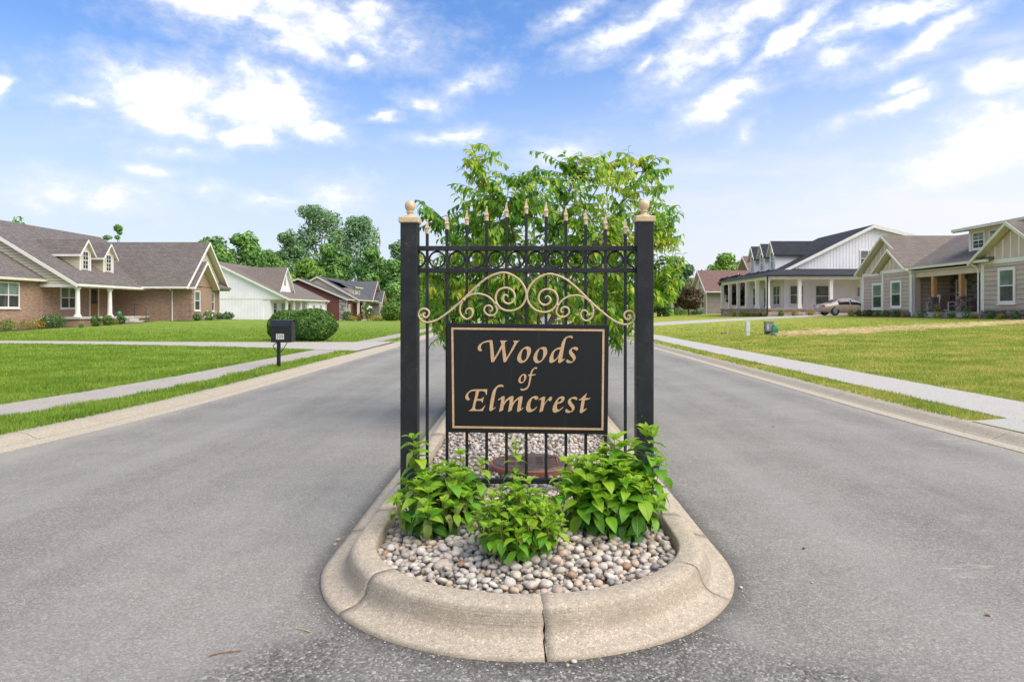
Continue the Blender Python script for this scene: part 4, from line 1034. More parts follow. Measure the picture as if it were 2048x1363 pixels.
hydrangea('low bright green hydrangea at the front of the stones, one shoot standing above it', -.010, 3.02, stems_for(4, 58, .20, (.11, .27), [(-.03, .06, .455, .01, 0), (.15, .04, .33, .03, 0)]), .058, 0, .9, 22, 1.2)
hydrangea('tallest hydrangea with large leaves, standing by the right gate post', .430, 3.36, stems_for(5, 40, .245, (.16, .37), [(.18, .06, .48, .01, 0), (.20, .03, .45, .02, 0), (.03, .06, .43, 0, 0), (.08, .02, .41, 0, 0), (-.16, -.06, .34, -.05, 0), (.22, -.02, .33, .02, 0)]), .100, 0, .26, 23)

# dry leaf scraps among the stones
_lm = leaf_mesh('leaf_scrap', MT['twig'], .6, .9, .6, 3); V = []; Fc = []
for k in range(70):
    x = IX + RND.uniform(-.62, .62); y = 2.65 + 3 * RND.random() ** 1.5
    if edge_d(x, y) < .03: continue
    A = Matrix.Translation((x, y, zbed(x, y) + .03)) @ Matrix.Rotation(RND.uniform(0, 6.28), 4, 'Z') @ Matrix.Rotation(RND.gauss(0, .5), 4, 'X') @ Matrix.Scale(RND.uniform(.012, .026), 4)
    n0 = len(V); V += [tuple(A @ v.co) for v in _lm.vertices]; Fc += [i + n0 for p in _lm.polygons for i in p.vertices]
o = link('leaf_litter', np_mesh('leaf_litter', V, Fc, 4, MT['twig'], True), kind='stuff'); o['label'] = 'scraps of dry leaf lying among the river stones'

# ------------------------------------------------------------------ tree in the island
TX, TY = .10, 7.6
def tx(px): return (px - CX) / F * TY
def tz(py): return EYE + (CY - py) / F * TY
POLY = [(838, 408), (852, 402), (888, 455), (915, 440), (918, 385), (938, 340), (934, 292), (958, 292), (1000, 318), (1030, 352), (1066, 318), (1088, 335), (1100, 362), (1122, 322), (1170, 338), (1216, 306), (1250, 312), (1308, 312), (1322, 332), (1298, 350), (1334, 358), (1318, 398), (1366, 428), (1338, 470), (1356, 500), (1330, 560), (1362, 590), (1300, 618), (1262, 650), (1252, 716), (1228, 700), (1205, 652), (1120, 640), (1000, 650), (925, 650), (900, 715), (880, 690), (862, 640), (836, 590), (842, 520), (900, 500), (850, 462)]
def inpoly(x, y):
    c = False; n = len(POLY); j = n - 1
    for i in range(n):
        xi, yi = POLY[i]; xj, yj = POLY[j]
        if (yi > y) != (yj > y) and x < (xj - xi) * (y - yi) / (yj - yi) + xi: c = not c
        j = i
    return c
tree = thing('young_street_tree', 'young tree with drooping yellow green leaves growing in the island behind the name board', 'tree', (TX, TY, .12))
rr = random.Random(77)
trunk = [(TX, TY, .05), (TX + .01, TY, .35), (TX - .01, TY + .02, .70), (TX + .01, TY, .98)]
MB().tube(catmull(trunk, 5), [.050 - .001 * i for i in range(16)], 10).build('trunk', MT['bark_grey'], tree, smooth=True)
limbs = []; lm = MB()
targets = [(946, 300, -.1), (1072, 328, .3), (1150, 345, -.5), (1230, 318, .1), (1305, 322, -.2), (1345, 436, .1), (1330, 590, -.3), (862, 415, .1), (870, 560, -.3), (885, 660, .2), (1250, 660, .2), (1010, 420, -.8), (1130, 430, .8), (1190, 500, -.85), (940, 480, .8), (1060, 560, -.8), (1270, 520, .8), (1000, 560, .7)]
for (px, py, dy) in targets:
    e = Vector((tx(px), TY + dy, tz(py))); b = Vector(trunk[3]) + Vector((0, 0, rr.uniform(-.35, .02)))
    lowt = e.z < 1.5
    m = b * .5 + e * .5; m.x = b.x + (e.x - b.x) * (.55 if lowt else .40); m.z = max(m.z, e.z - .1 if lowt else m.z + .12)
    P = [b * (1 - u) ** 2 + m * 2 * u * (1 - u) + e * u * u for u in np.linspace(0, 1, 14)]
    lm.tube(P, [.020 * (1 - .82 * i / 13) for i in range(14)], 6); limbs.append(P)
lm.build('limbs', MT['bark_grey'], tree, smooth=True)
TLEAF = [leaf_mesh('leaf', MT['leaf_tree'], w, d, f, 3) for (w, d, f) in ((.40, .5, .35), (.44, .9, .25), (.36, .3, .45), (.42, .7, .3))]
bag = LeafBag(); tw = MB(); nodes = [q for P in limbs for q in P[3:]]
tips = []
while len(tips) < 980:
    px, py = rr.uniform(832, 1368), rr.uniform(288, 720)
    if not inpoly(px, py): continue
    if py < 430 and rr.random() < .36: continue
    ex = min(1, abs(px - 1095) / 280); dep = .95 * math.sqrt(max(.05, 1 - ex * ex)) * (.6 if py < 360 else 1)
    dy = rr.uniform(-1, 1); dy = math.copysign(abs(dy) ** .6, dy) * dep
    t = Vector((tx(px), TY + dy, tz(py)))
    t.x *= 1 + .0 * dy
    tips.append(t)
for t in tips:
    near = sorted(nodes, key=lambda q: (q - t).length + max(0, q.z - t.z) * .4)[rr.randrange(0, 3)]
    v = t - near
    if v.length > .48: near = t - v.normalized() * .48; v = t - near
    if v.length < .14: near = t - Vector((v.x, v.y, .1)).normalized() * .2; v = t - near
    m = near + v * .55 + Vector((0, 0, .05 + .08 * rr.random()))
    if rr.random() < .35: t = t + Vector((0, 0, .05)); v = t - near; m = near + v * .5 + Vector((v.x * .15, v.y * .15, -.02))
    e = t + Vector((v.x, v.y, 0)).normalized() * .05 + Vector((0, 0, .035 - .05 * rr.random())) if v.xy.length > .02 else t
    P = [near * (1 - u) ** 2 + m * 2 * u * (1 - u) + e * u * u for u in np.linspace(0, 1, 8)]
    tw.tube(P, [.0045 - .0004 * i for i in range(8)], 4)
    n = rr.randrange(13, 18); sd = rr.choice((-1, 1)); tone = rr.random()
    for i in range(n):
        u = .18 + .82 * i / (n - 1); j = min(6, int(u * 7)); p = P[j] + (P[j + 1] - P[j]) * (u * 7 - j)
        d = (P[j + 1] - P[j]).normalized(); side = d.cross(Vector((0, 0, 1)))
        if side.length < .1: side = Vector((rr.uniform(-1, 1), rr.uniform(-1, 1), 0))
        side = side.normalized() * sd; sd = -sd
        ld = d * rr.uniform(.25, .7) + side * rr.uniform(.35, .8) + Vector((rr.uniform(-.2, .2), rr.uniform(-.2, .2), -rr.uniform(.12, .85)))
        nz = Vector((ld.x, ld.y, .8)) + Vector((rr.uniform(-.4, .4), rr.uniform(-.4, .4), 0))
        bag.add(rr.choice(TLEAF), p, frame(ld, nz), rr.uniform(.074, .118) * (1 if i < n - 2 else .75))
tw.build('twigs', MT['bark_grey'], tree, kind='stuff')
bag.emit(tree, 300, 'foliage', lambda l: l[1].y - l[3] * 2 - .3 * (l[1].z > 1.25))

# ------------------------------------------------------------------ shrubs and background trees
def cards(n, c, r, size, rr, shell=.55, jitter=.7, up=.25, flat=None, aspect=.6, lump=.22):
    """n leaf-clump faces spread through an ellipsoid, denser towards its outside"""
    u = NPR.normal(size=(n, 3)); u /= np.linalg.norm(u, axis=1)[:, None]
    rad = shell + (1 - shell) * NPR.random(n) ** .6
    bump = np.array([1 + lump * mnoise.noise(Vector(tuple(q * 2.2 + c[0] * .7 + np.array([0, c[1], c[2]])))) for q in u])
    p = np.array(c) + u * np.array(r) * (rad * bump)[:, None]
    nrm = u + NPR.normal(size=(n, 3)) * jitter; nrm[:, 2] += up; nrm /= np.linalg.norm(nrm, axis=1)[:, None]
    t = np.cross(nrm, NPR.normal(size=(n, 3))); t /= np.linalg.norm(t, axis=1)[:, None]; b = np.cross(nrm, t)
    s = size * NPR.uniform(.6, 1.4, n)[:, None]
    return np.stack([p - t * s, p - b * s * aspect, p + t * s, p + b * s * aspect], 1)
def card_mesh(name, C, mat):
    C = np.concatenate(C) if isinstance(C, list) else C
    n = len(C); return np_mesh(name, C.reshape(-1, 3), np.arange(n * 4), 4, mat)
def shrub(name, label, x, y, z, r, mat, n=500, size=.05, cat='shrub', group=None, extra=None, squash=1.0, shell=.45, stems=True, lump=.22):
    root = thing(name, label, cat, (x, y, z), group)
    rx, ry, rz = r
    me = card_mesh('foliage', cards(n, (0, 0, rz * .98), (rx, ry, rz), size, RND, shell, lump=lump), MT[mat])
    link('foliage', me, root, kind='stuff')
    if stems:
        sb = MB()
        for k in range(4):
            a = k * 1.6 + .3; sb.tube([(0.02 * math.cos(a), .02 * math.sin(a), -.05), (rx * .5 * math.cos(a), ry * .5 * math.sin(a), rz * 1.1)], [.02, .008], 5)
        sb.build('stems', MT['bark'], root, local=True)
    if extra:
        em, en, es = extra
        me = card_mesh('flowers', cards(en, (0, 0, rz), (rx * 1.02, ry * 1.02, rz * 1.02), es, RND, .97, .3, .1, aspect=1), MT[em]); link('flowers', me, root, kind='stuff')
    return root
def big_tree(name, label, x, y, z, h, lobes, mat, n, size, trunk_r=.25, lean=0, group=None, bare=.25, barkm='bark', limbs=True):
    """lobes: (dx, dy, z, rx, ry, rz, share)"""
    root = thing(name, label, 'tree', (x, y, z), group)
    C = [cards(max(30, int(n * l[6])), (l[0], l[1], l[2]), (l[3], l[4], l[5]), size, RND, .35, .55, .35) for l in lobes]
    link('crown', card_mesh('crown', C, MT[mat]), root, kind='stuff')
    t = MB(); top = Vector((lean, 0, h * .8))
    pts = [Vector((0, 0, -.5)), Vector((lean * .2, 0, h * .25)), Vector((lean * .55, .1, h * .5)), top]
    t.tube(catmull([tuple(p) for p in pts], 4), [trunk_r * (1 - .8 * i / 12) for i in range(13)], 8)
    t.build('trunk', MT[barkm], root, local=True, smooth=True)
    if limbs:
        lb = MB()
        for l in lobes:
            s = Vector((lean * .35, 0, min(h * .45, l[2] * .6))); lb.tube([s, (s + Vector(l[:3])) / 2 + Vector((0, 0, .3)), Vector(l[:3])], [trunk_r * .45, trunk_r * .3, trunk_r * .1], 6)
        lb.build('limbs', MT[barkm], root, local=True, smooth=True)
    return root

# ------------------------------------------------------------------ house building kit
class Fa:
    """a wall plane: axis 'X' or 'Y', position c, outward sign; a runs along it"""
    def __init__(s, axis, c, sgn): s.axis, s.c, s.sgn = axis, c, sgn
    def p(s, a, z, o): return (s.c + s.sgn * o, a, z) if s.axis == 'X' else (a, s.c + s.sgn * o, z)
    def box(s, mb, a0, a1, z0, z1, o0, o1):
        p, q = s.p(a0, z0, o0), s.p(a1, z1, o1); mb.box(p[0], q[0], p[1], q[1], p[2], q[2]); return mb
    def poly(s, mb, pts, o0, o1):
        a = [Vector(s.p(x, z, o0)) for x, z in pts]; v = Vector(s.p(0, 0, o1)) - Vector(s.p(0, 0, o0)); mb.prism(a, v); return mb
def wall(h, fa, pts, mat, t=.2, name='wall', label=None):
    return fa.poly(MB(), pts, -t, 0).build(name, MT[mat], h, label=label)
def window(h, fa, a0, a1, z0, z1, units=1, trim='trim', tw=.09, grid=None, up='blind', dn='glass', o=0.0, name='window', sill=True, split=True):
    m = MB(); d = .05
    fa.box(m, a0, a0 + tw, z0, z1, o, o + d); fa.box(m, a1 - tw, a1, z0, z1, o, o + d)
    fa.box(m, a0 + tw, a1 - tw, z1 - tw, z1, o, o + d); fa.box(m, a0 + tw, a1 - tw, z0, z0 + tw, o, o + d)
    w = (a1 - a0 - 2 * tw) / units; zm = (z0 + z1) / 2
    for u in range(1, units): fa.box(m, a0 + tw + u * w - .035, a0 + tw + u * w + .035, z0 + tw, z1 - tw, o, o + d * .9)
    if split: fa.box(m, a0 + tw, a1 - tw, zm - .028, zm + .028, o, o + d * .8)
    if grid:
        for u in range(units):
            b = a0 + tw + u * w
            for i in range(1, grid[0]): fa.box(m, b + w * i / grid[0] - .012, b + w * i / grid[0] + .012, z0 + tw, z1 - tw, o, o + .034)
            for j in range(1, grid[1]):
                zz = z0 + tw + (z1 - z0 - 2 * tw) * j / grid[1]
                if abs(zz - zm) > .05: fa.box(m, b, b + w, zz - .012, zz + .012, o, o + .033)
    W = m.build(name, MT[trim], h)
    for u in range(units):
        b = a0 + tw + u * w
        if split:
            fa.box(MB(), b, b + w, zm, z1 - tw, o, o + .022).build('pane', MT[up], W); fa.box(MB(), b, b + w, z0 + tw, zm, o, o + .016).build('pane', MT[dn], W)
        else: fa.box(MB(), b, b + w, z0 + tw, z1 - tw, o, o + .02).build('pane', MT[dn], W)
    if sill: fa.box(MB(), a0 - .05, a1 + .05, z0 - .06, z0 - .003, o, o + .09).build('sill', MT[trim], W)
    return W
def roof2(h, axis, f0, f1, c, half, ze, zp, mat, t=.14, front=0, trim='trim', soffit='soffit', gut=True, sides=(1, 1), fw=.20, name='roof', half2=None, ze2=None, gutmat=None):
    """pitched roof, ridge along `axis` from f0 (front end) to f1; centre line c"""
    hs = (half, half2 or half); zs = (ze, ze if ze2 is None else ze2)
    def P(f, s, k, dz=0):   # k: 0 ridge, 1 eave
        x = c + (s * hs[0 if s < 0 else 1] if k else 0); z = (zs[0 if s < 0 else 1] if k else zp) + dz
        return (f, x, z) if axis == 'X' else (x, f, z)
    m = MB(); so = MB(); fb = MB(); g = MB()
    for s in (-1, 1):
        if not sides[0 if s < 0 else 1]: continue
        m.slab([P(f0, s, 0), P(f1, s, 0), P(f1, s, 1), P(f0, s, 1)], t)
        so.slab([P(f0, s, 0, -t - .004), P(f1, s, 0, -t - .004), P(f1, s, 1, -t - .004), P(f0, s, 1, -t - .004)], .02)
        e = .05 if f0 < f1 else -.05
        for ff, sg in ((f0, -1), (f1, 1)):
            if sg == 1 and not front & 2: continue
            a = (0, 0, 0)
            q = [P(ff, s, 0, -.02), P(ff, s, 1, -.02), P(ff, s, 1, -.02 - fw), P(ff, s, 0, -.02 - fw)]
            off = sg * (e + .003 * (1 if e > 0 else -1)); vec = (off, 0, 0) if axis == 'X' else (0, off, 0)
            fb.prism([tuple(Vector(p) + Vector(vec) * .06) for p in q], Vector(vec) * .94)
        if gut:
            p0, p1 = P(f0, s, 1, -.03), P(f1, s, 1, -.03)
            d = s * .11
            if axis == 'X': g.box(p0[0], p1[0], p0[1] + s * .003, p0[1] + d, p0[2] - .15, p0[2])
            else: g.box(p0[0] + s * .003, p0[0] + d, p0[1], p1[1], p0[2] - .15, p0[2])
    R = m.build(name, MT[mat], h)
    so.build('soffit', MT[soffit], R)
    if fb.v: fb.build('rake_board', MT[trim], R)
    if g.v: g.build('gutter', MT[gutmat or trim], R)
    return R
def boards(h, fa, zs0, zs1, exp, span, mat, parts=True, parent=None):
    """lap siding: one board per course; span(z) gives the left and right end at height z"""
    z = zs0; m = MB(); (a_, b_), (c_, d_) = span(zs0), span(zs1)
    if c_ > d_: c_ = d_ = (c_ + d_) / 2
    fa.poly(MB(), [(a_ + .01, zs0 + .005), (b_ - .01, zs0 + .005), (d_ + .005, zs1), (c_ - .005, zs1)], .0005, .002).build('gap_shade_sheet', MT['gap'], parent or h)  # dark sheet whose colour stands in for the shade between boards
    while z < zs1 - .02:
        z2 = min(z + exp, zs1); l0, r0 = span(z); l1, r1 = span(z2)
        if r0 - l0 < .08: break
        if r1 - l1 < .02: l1 = r1 = (l1 + r1) / 2; l1 -= .01; r1 += .01
        b = MB() if parts else m
        n = len(b.v)
        z_ = z + .020
        V = [fa.p(l0, z_, .001), fa.p(r0, z_, .001), fa.p(r0, z_, .036), fa.p(l0, z_, .036), fa.p(l1, z2, .001), fa.p(r1, z2, .001), fa.p(r1, z2, .010), fa.p(l1, z2, .010)]
        b.add(V, [(0, 1, 2, 3), (4, 7, 6, 5), (3, 2, 6, 7), (0, 4, 5, 1), (0, 3, 7, 4), (1, 5, 6, 2)])
        if parts: b.build('siding_board', MT[mat], parent or h)
        z = z2
    if not parts and m.v: m.build('siding_boards', MT[mat], parent or h, kind='stuff')
def battens(h, fa, a0, a1, step, z0f, z1f, mat, w=.045, name='battens'):
    m = MB(); a = a0
    while a <= a1:
        z0, z1 = z0f(a), z1f(a)
        if z1 - z0 > .1: fa.box(m, a - w / 2, a + w / 2, z0, z1, .002, .024)
        a += step
    m.build(name, MT[mat], h, kind='stuff')
def stones_on(h, fa, a0, a1, z0, z1, mat, hh=(.09, .15), ww=(.2, .5), o=.02, name='ledge_stones', seed=1):
    rr = random.Random(seed); m = MB(); z = z0
    while z < z1 - .03:
        d = min(rr.uniform(*hh), z1 - z); a = a0 - rr.uniform(0, .2)
        while a < a1:
            w = rr.uniform(*ww); l, r = max(a, a0), min(a + w, a1)
            if r - l > .03: fa.box(m, l + .006, r - .006, z + .006, z + d - .006, 0, o + rr.uniform(0, .035))
            a += w
        z += d
    return m.build(name, MT[mat], h, kind='stuff')
def dormer(h, sgn, xf, yc, hw, zb, ze, zp, xb, wmat, rmat, trim='trim', ov=.22, units=1, grid=(2, 4), lap=.16, dark=False):
    fa = Fa('X', xf, sgn); D = MB()
    D.prism([(xf, yc - hw, zb), (xf, yc + hw, zb), (xf, yc + hw, ze), (xf, yc, zp - .12), (xf, yc - hw, ze)], (xb - xf, 0, 0))
    d = D.build('dormer', MT[wmat], h)
    for s in (-1, 1): fa.box(MB(), yc + s * hw, yc + s * (hw - .13), zb, ze, .002, .03).build('corner_board', MT[trim], d)
    if lap:
        f2 = Fa('Y', yc - hw, -1); x0, x1 = min(xf, xb), max(xf, xb)
        m = MB(); z = zb
        while z < ze: f2.poly(m, [(x0, z), (x1, z), (x1, z + .02), (x0, z + .02)], .001, .02); z += lap
        m.build('siding_boards', MT[wmat], d, kind='stuff')
    window(h, fa, yc - hw * .55, yc + hw * .55, zb + .42, ze - .02, units, trim, .07, grid, 'glass', 'glass', .002, sill=False)
    s = abs(zp - ze) / hw; half = hw + ov
    roof2(h, 'X', xf + sgn * ov, xb, yc, half, zp - s * half, zp, rmat, .10, 0, trim, 'soffit', True, fw=.15, gutmat='black' if dark else None, name='dormer_roof')
def column(h, x, y, z0, z1, r, mat='trim', square=False):
    m = MB()
    if square: m.box(x - r, x + r, y - r, y + r, z0, z1); m.box(x - r - .04, x + r + .04, y - r - .04, y + r + .04, z0 + .002, z0 + .18); m.box(x - r - .03, x + r + .03, y - r - .03, y + r + .03, z1 - .14, z1 - .002)
    else:
        m.lathe([(r * 1.55, 0), (r * 1.55, .06), (r * 1.25, .10), (r, .18), (r * .82, z1 - z0 - .16), (r * 1.15, z1 - z0 - .12), (r * 1.3, z1 - z0)], (x, y, z0), 16)
    return m.build('column', MT[mat], h)
def downspout(h, pts, mat='trim', r=.045):
    return MB().tube(pts, r, 6).build('downspout', MT[mat], h)
def door(h, fa, a0, a1, z0, z1, mat='door_wood', trim='trim', glass=True):
    m = MB()
    fa.box(m, a0 - .1, a0, z0, z1 + .1, 0, .05); fa.box(m, a1, a1 + .1, z0, z1 + .1, 0, .05); fa.box(m, a0, a1, z1, z1 + .1, 0, .05)
    d = fa.box(MB(), a0, a1, z0, z1, 0, .025).build('door', MT[mat], h)
    m.build('door_frame', MT[trim], d)
    if glass: fa.box(MB(), a0 + .15, a1 - .15, z0 + .9, z1 - .15, .02, .032).build('pane', MT['glass'], d)
    MB().ball(fa.p(a1 - .08, z0 + 1.0, .06), .03, 8, 5).build('handle', MT['black'], d)
    return d

# ------------------------------------------------------------------ brick house on the left
A = thing('brick_house', 'tan brick house with cream gables, two dormers and white porch columns', 'house', (-31.4, 48, 0))
fx = Fa('X', -31.4, 1)
wall(A, fx, [(28, -.9), (52.6, -.9), (52.6, 3.3), (28, 3.3)], 'brick_tan', 4)
MB().box(-37, -25.9, 52.6, 58.3, -.6, 3.05).build('wall', MT['brick_tan'], A)
fw = Fa('X', -25.9, 1)
g1 = wall(A, fw, [(52.1, 2.95), (58.8, 2.95), (55.45, 6.30)], 'cream', .2)
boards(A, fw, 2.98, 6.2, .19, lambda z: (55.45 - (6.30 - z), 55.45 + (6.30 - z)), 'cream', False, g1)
fb_ = Fa('X', -25.5, 1)
MB().box(-26.2, -25.5, 52.57, 56.1, -.6, 3.05).build('wall', MT['brick_tan'], A)
wall(A, fb_, [(52.3, 3.0), (56.1, 3.0), (54.2, 4.88)], 'brick_tan', .6)
roof2(A, 'X', -25.4, -37.5, 55.45, 3.72, 3.02, 6.72, 'sh_brown', trim='trim', soffit='cream', fw=.22)
roof2(A, 'X', -25.02, -28.0, 54.2, 2.06, 3.0, 5.06, 'sh_brown', trim='trim', soffit='cream', fw=.20)
MB().slab([(-25.2, 56.3, 3.08), (-25.2, 59.1, 3.08), (-26.0, 59.1, 3.55), (-26.0, 56.3, 3.55)], .12).build('roof', MT['sh_brown'], A)
roof2(A, 'Y', 44.15, 58.5, -36.2, 7.4, 2.94, 7.45, 'sh_brown', trim='trim', fw=.24)
fg = Fa('Y', 44.5, -1)
g2 = wall(A, fg, [(-28.95, 2.88), (-36.2, 7.27), (-43.4, 2.88)], 'cream', .15)
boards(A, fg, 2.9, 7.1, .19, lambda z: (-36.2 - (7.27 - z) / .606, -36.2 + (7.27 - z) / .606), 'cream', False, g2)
rl = MB(); rl.slab([(-30.98, 27.5, 3.22), (-30.98, 44.47, 3.22), (-36.2, 44.47, 6.38), (-36.2, 27.5, 6.38)], .14)
rl.slab([(-36.2, 27.5, 6.38), (-36.2, 44.4, 6.38), (-42, 44.4, 2.87), (-42, 27.5, 2.87)], .14)
R = rl.build('roof', MT['sh_brown'], A)
wall(A, Fa('Y', 28.0, -1), [(-31.4, 3.1), (-36.2, 6.1), (-41, 3.1)], 'cream', .2); MB().box(-41, -35.4, 28, 44, -.9, 3.1).build('wall', MT['brick_tan'], A)
MB().box(-30.98, -30.87, 27.5, 44.4, 3.05, 3.2).build('gutter', MT['trim_cream'], R)
MB().box(-31.4, -30.99, 27.5, 44.4, 3.04, 3.07).build('soffit', MT['soffit'], R)
bm_ = MB(); bm_.box(-31.39, -28.95, 44.36, 44.62, 2.70, 2.90); bm_.box(-29.2, -28.95, 44.63, 52.55, 2.70, 2.90); bm_.build('porch_beam', MT['trim'], A)
MB().box(-31.39, -28.7, 44.3, 52.55, .62, .76).build('porch_floor', MT['porch_conc'], A)
MB().box(-31.38, -28.82, 44.42, 52.55, -.7, .615).build('porch_base', MT['brick_tan'], A)
column(A, -29.08, 44.62, .76, 2.70, .155); column(A, -29.08, 48.1, .76, 2.70, .155)
window(A, fx, 39.9, 42.58, 1.32, 2.93, 3); window(A, fx, 46.35, 48.1, 1.30, 2.80, 2)
door(A, fx, 49.55, 50.45, .77, 2.82)
window(A, fb_, 53.0, 53.95, 1.15, 2.72); window(A, fw, 56.45, 57.3, 1.10, 2.66)
for yc, zp in ((47.6, 6.12), (50.25, 6.08)): dormer(A, 1, -30.5, yc, .62, 3.6, zp - .78, zp, -34.2, 'cream', 'sh_brown')
downspout(A, [(-26.95, 51.75, 2.9), (-26.95, 52.52, 2.65), (-26.95, 52.52, -.2)])
q = MB()
for k in range(7):
    z = -.2 + k * .45
    for f, a0, a1 in ((Fa('X', -25.9, 1), 57.95, 58.3), (Fa('X', -25.5, 1), 52.57, 52.9), (Fa('Y', 52.57, -1), -25.9, -25.52), (Fa('X', -31.4, 1), 44.75, 45.6)): f.box(q, a0, a1, z, z + .36, 0, .03)
    Fa('Y', 52.6, -1).box(q, -26.5, -26.21, z, z + .36, 0, .03)
q.build('quoins', MT['brick_tan'], A, kind='stuff')
hr = MB(); hr.tube([(-28.75, 50.6, .74), (-28.75, 50.6, 1.7), (-27.9, 50.6, 1.35), (-27.9, 50.6, .2)], .022, 6); hr.build('handrail', MT['black'], A)
for k in range(3): MB().box(-28.69 + .33 * k, -28.36 + .33 * k, 49.3, 50.5, -.2, .60 - .17 * k).build('step', MT['porch_conc'], A)

# ------------------------------------------------------------------ white board and batten house beyond it
B = thing('white_house', 'white board and batten house with brown roof behind the clipped round bushes', 'house', (-31, 95, -.3))
fB = Fa('Y', 88, -1); fBx = Fa('X', -30.3, 1)
def zrB(x): return 2.86 + .476 * (-30.3 - x) if x > -40 else 7.47 - .476 * (-40 - x)
wall(B, fB, [(-49, -1.5), (-33.4, -1.5), (-33.4, 2.55), (-30.3, 2.55), (-30.3, 2.86), (-40, 7.47), (-49, 3.2)], 'white_sid', .2)
battens(B, fB, -48.8, -30.4, .41, lambda a: -1.5 if a < -33.4 else 2.55, lambda a: zrB(a) - .05, 'white_sid', .07)
fB.box(MB(), -49, -30.3, 2.95, 3.10, .002, .035).build('band_board', MT['trim'], B) if False else None
m = MB(); fB.box(m, -49, -31, 2.62, 2.76, .025, .045); m.build('band_board', MT['trim'], B)
MB().box(-36, -32.6, 88.1, 105, -1.5, 2.7).build('wall', MT['white_sid'], B)
MB().box(-36, -30.3, 96.7, 105, -1.5, 2.75).build('wall', MT['white_sid'], B)
battens(B, fBx, 96.8, 105, .41, lambda a: -1.5, lambda a: 2.6, 'white_sid', .07); battens(B, Fa('X', -32.6, 1), 88.3, 96.6, .41, lambda a: -1, lambda a: 2.6, 'white_sid', .07)
roof2(B, 'Y', 87.6, 105.4, -40, 10.15, 2.68, 7.62, 'sh_tan', soffit='soffit_w', fw=.26)
fBd = Fa('X', -31.9, 1)
wall(B, fBd, [(89.1, 3.65), (94.3, 3.65), (91.7, 6.75)], 'white_sid', .3)
battens(B, fBd, 89.6, 94, .3, lambda a: 3.65, lambda a: 6.7 - abs(a - 91.7) * 1.19, 'white_sid', .05)
MB().box(-31.9, -31.86, 91.35, 91.95, 4.5, 5.9).build('gable_vent', MT['grey_sid'], B)
roof2(B, 'X', -31.55, -40, 91.7, 2.85, 3.62, 6.95, 'sh_tan', gut=False, soffit='soffit_w', fw=.2)
MB().box(-32.6, -30.3, 88.05, 96.7, -1.5, -.1).build('porch_floor', MT['porch_conc'], B)
MB().box(-30.6, -30.35, 88.0, 96.69, 2.45, 2.75).build('porch_beam', MT['trim'], B)
for y in (88.25, 91.0, 93.8, 96.4): column(B, -30.48, y, -.1, 2.45, .13, square=True)
window(B, Fa('X', -32.6, 1), 89.2, 90.5, .5, 2.2, o=.026); window(B, Fa('X', -32.6, 1), 92.2, 93.6, .5, 2.2, 2, o=.026); door(B, Fa('X', -32.57, 1), 94.8, 95.8, -.1, 2.1, 'post_wood')
window(B, Fa('Y', 88.3, -1), -33.3, -32.65, .5, 2.2, o=.05)
for y in (98.6, 102.0): window(B, fBx, y, y + 1.0, .7, 2.0, o=.026)
downspout(B, [(-29.8, 105.2, 2.5), (-30.2, 105.1, 2.1), (-30.2, 105.1, -1)])

# ------------------------------------------------------------------ dark red brick house farther on
Cc = thing('red_brick_house', 'dark red brick house with grey roof and tan gable, far down the left side', 'house', (-29, 116, -.7))
f1 = Fa('Y', 108, -1)
wall(Cc, f1, [(-43, -2), (-27.9, -2), (-27.9, 2.95), (-35.4, 6.06), (-43, 2.95)], 'brick_red', .2)
MB().box(-40, -27.9, 108.15, 112, -2, 2.9).build('wall', MT['brick_red'], Cc)
roof2(Cc, 'Y', 107.6, 113.5, -35.4, 7.9, 2.95, 6.26, 'sh_grey', trim='trim_cream', fw=.24)
stones_on(Cc, f1, -29.0, -27.9, -1.2, 2.9, 'stone_pale', (.2, .32), (.3, .55), seed=4); stones_on(Cc, Fa('X', -27.9, 1), 108, 108.7, -1.2, 2.9, 'stone_pale', (.2, .32), (.3, .55), seed=5)
f2 = Fa('Y', 112, -1)
g3 = wall(Cc, f2, [(-33.6, 6.55), (-26.9, 2.80), (-41, 2.80)], 'beige_sid', .15)
roof2(Cc, 'Y', 111.6, 130, -33.6, 6.95, 2.92, 6.78, 'sh_grey', trim='trim_cream', fw=.26)
MB().box(-36, -29.6, 112.1, 130, -2, 2.8).build('wall', MT['brick_red'], Cc)
MB().box(-29.6, -26.8, 112.0, 121.5, -2, -.35).build('porch_floor', MT['porch_conc'], Cc)
MB().box(-29.6, -26.85, 111.95, 112.2, 2.5, 2.8).build('porch_beam', MT['trim_cream'], Cc)
for y in (112.2, 116.2): column(Cc, -27.0, y, -.35, 2.7, .17, 'trim_cream', True)
fc = Fa('X', -29.6, 1)
window(Cc, Fa('X', -27.9, 1), 109.3, 110.6, .2, 2.1, 2, 'trim_cream', grid=(2, 4)); window(Cc, fc, 113, 114.2, .2, 2.2, 1, 'trim_cream'); door(Cc, fc, 116.5, 117.6, -.35, 2.0, 'black', 'trim_cream')
MB().box(-33, -28.3, 121.5, 130, -2, 2.9).build('wall', MT['brick_red'], Cc)
stones_on(Cc, Fa('X', -28.3, 1), 121.6, 122.8, -1.2, 2.8, 'stone_pale', (.2, .32), (.3, .55), seed=6)
wall(Cc, Fa('X', -27.2, 1), [(121.6, 2.8), (130.4, 2.8), (126, 6.3)], 'brick_red', 1.2)
roof2(Cc, 'X', -26.7, -33.6, 126, 4.7, 2.7, 6.55, 'sh_grey', trim='trim_cream', fw=.22)
MB().box(-29, -26.5, 126.2, 129.6, -2, 2.6).build('wall', MT['stone_pale'], Cc)
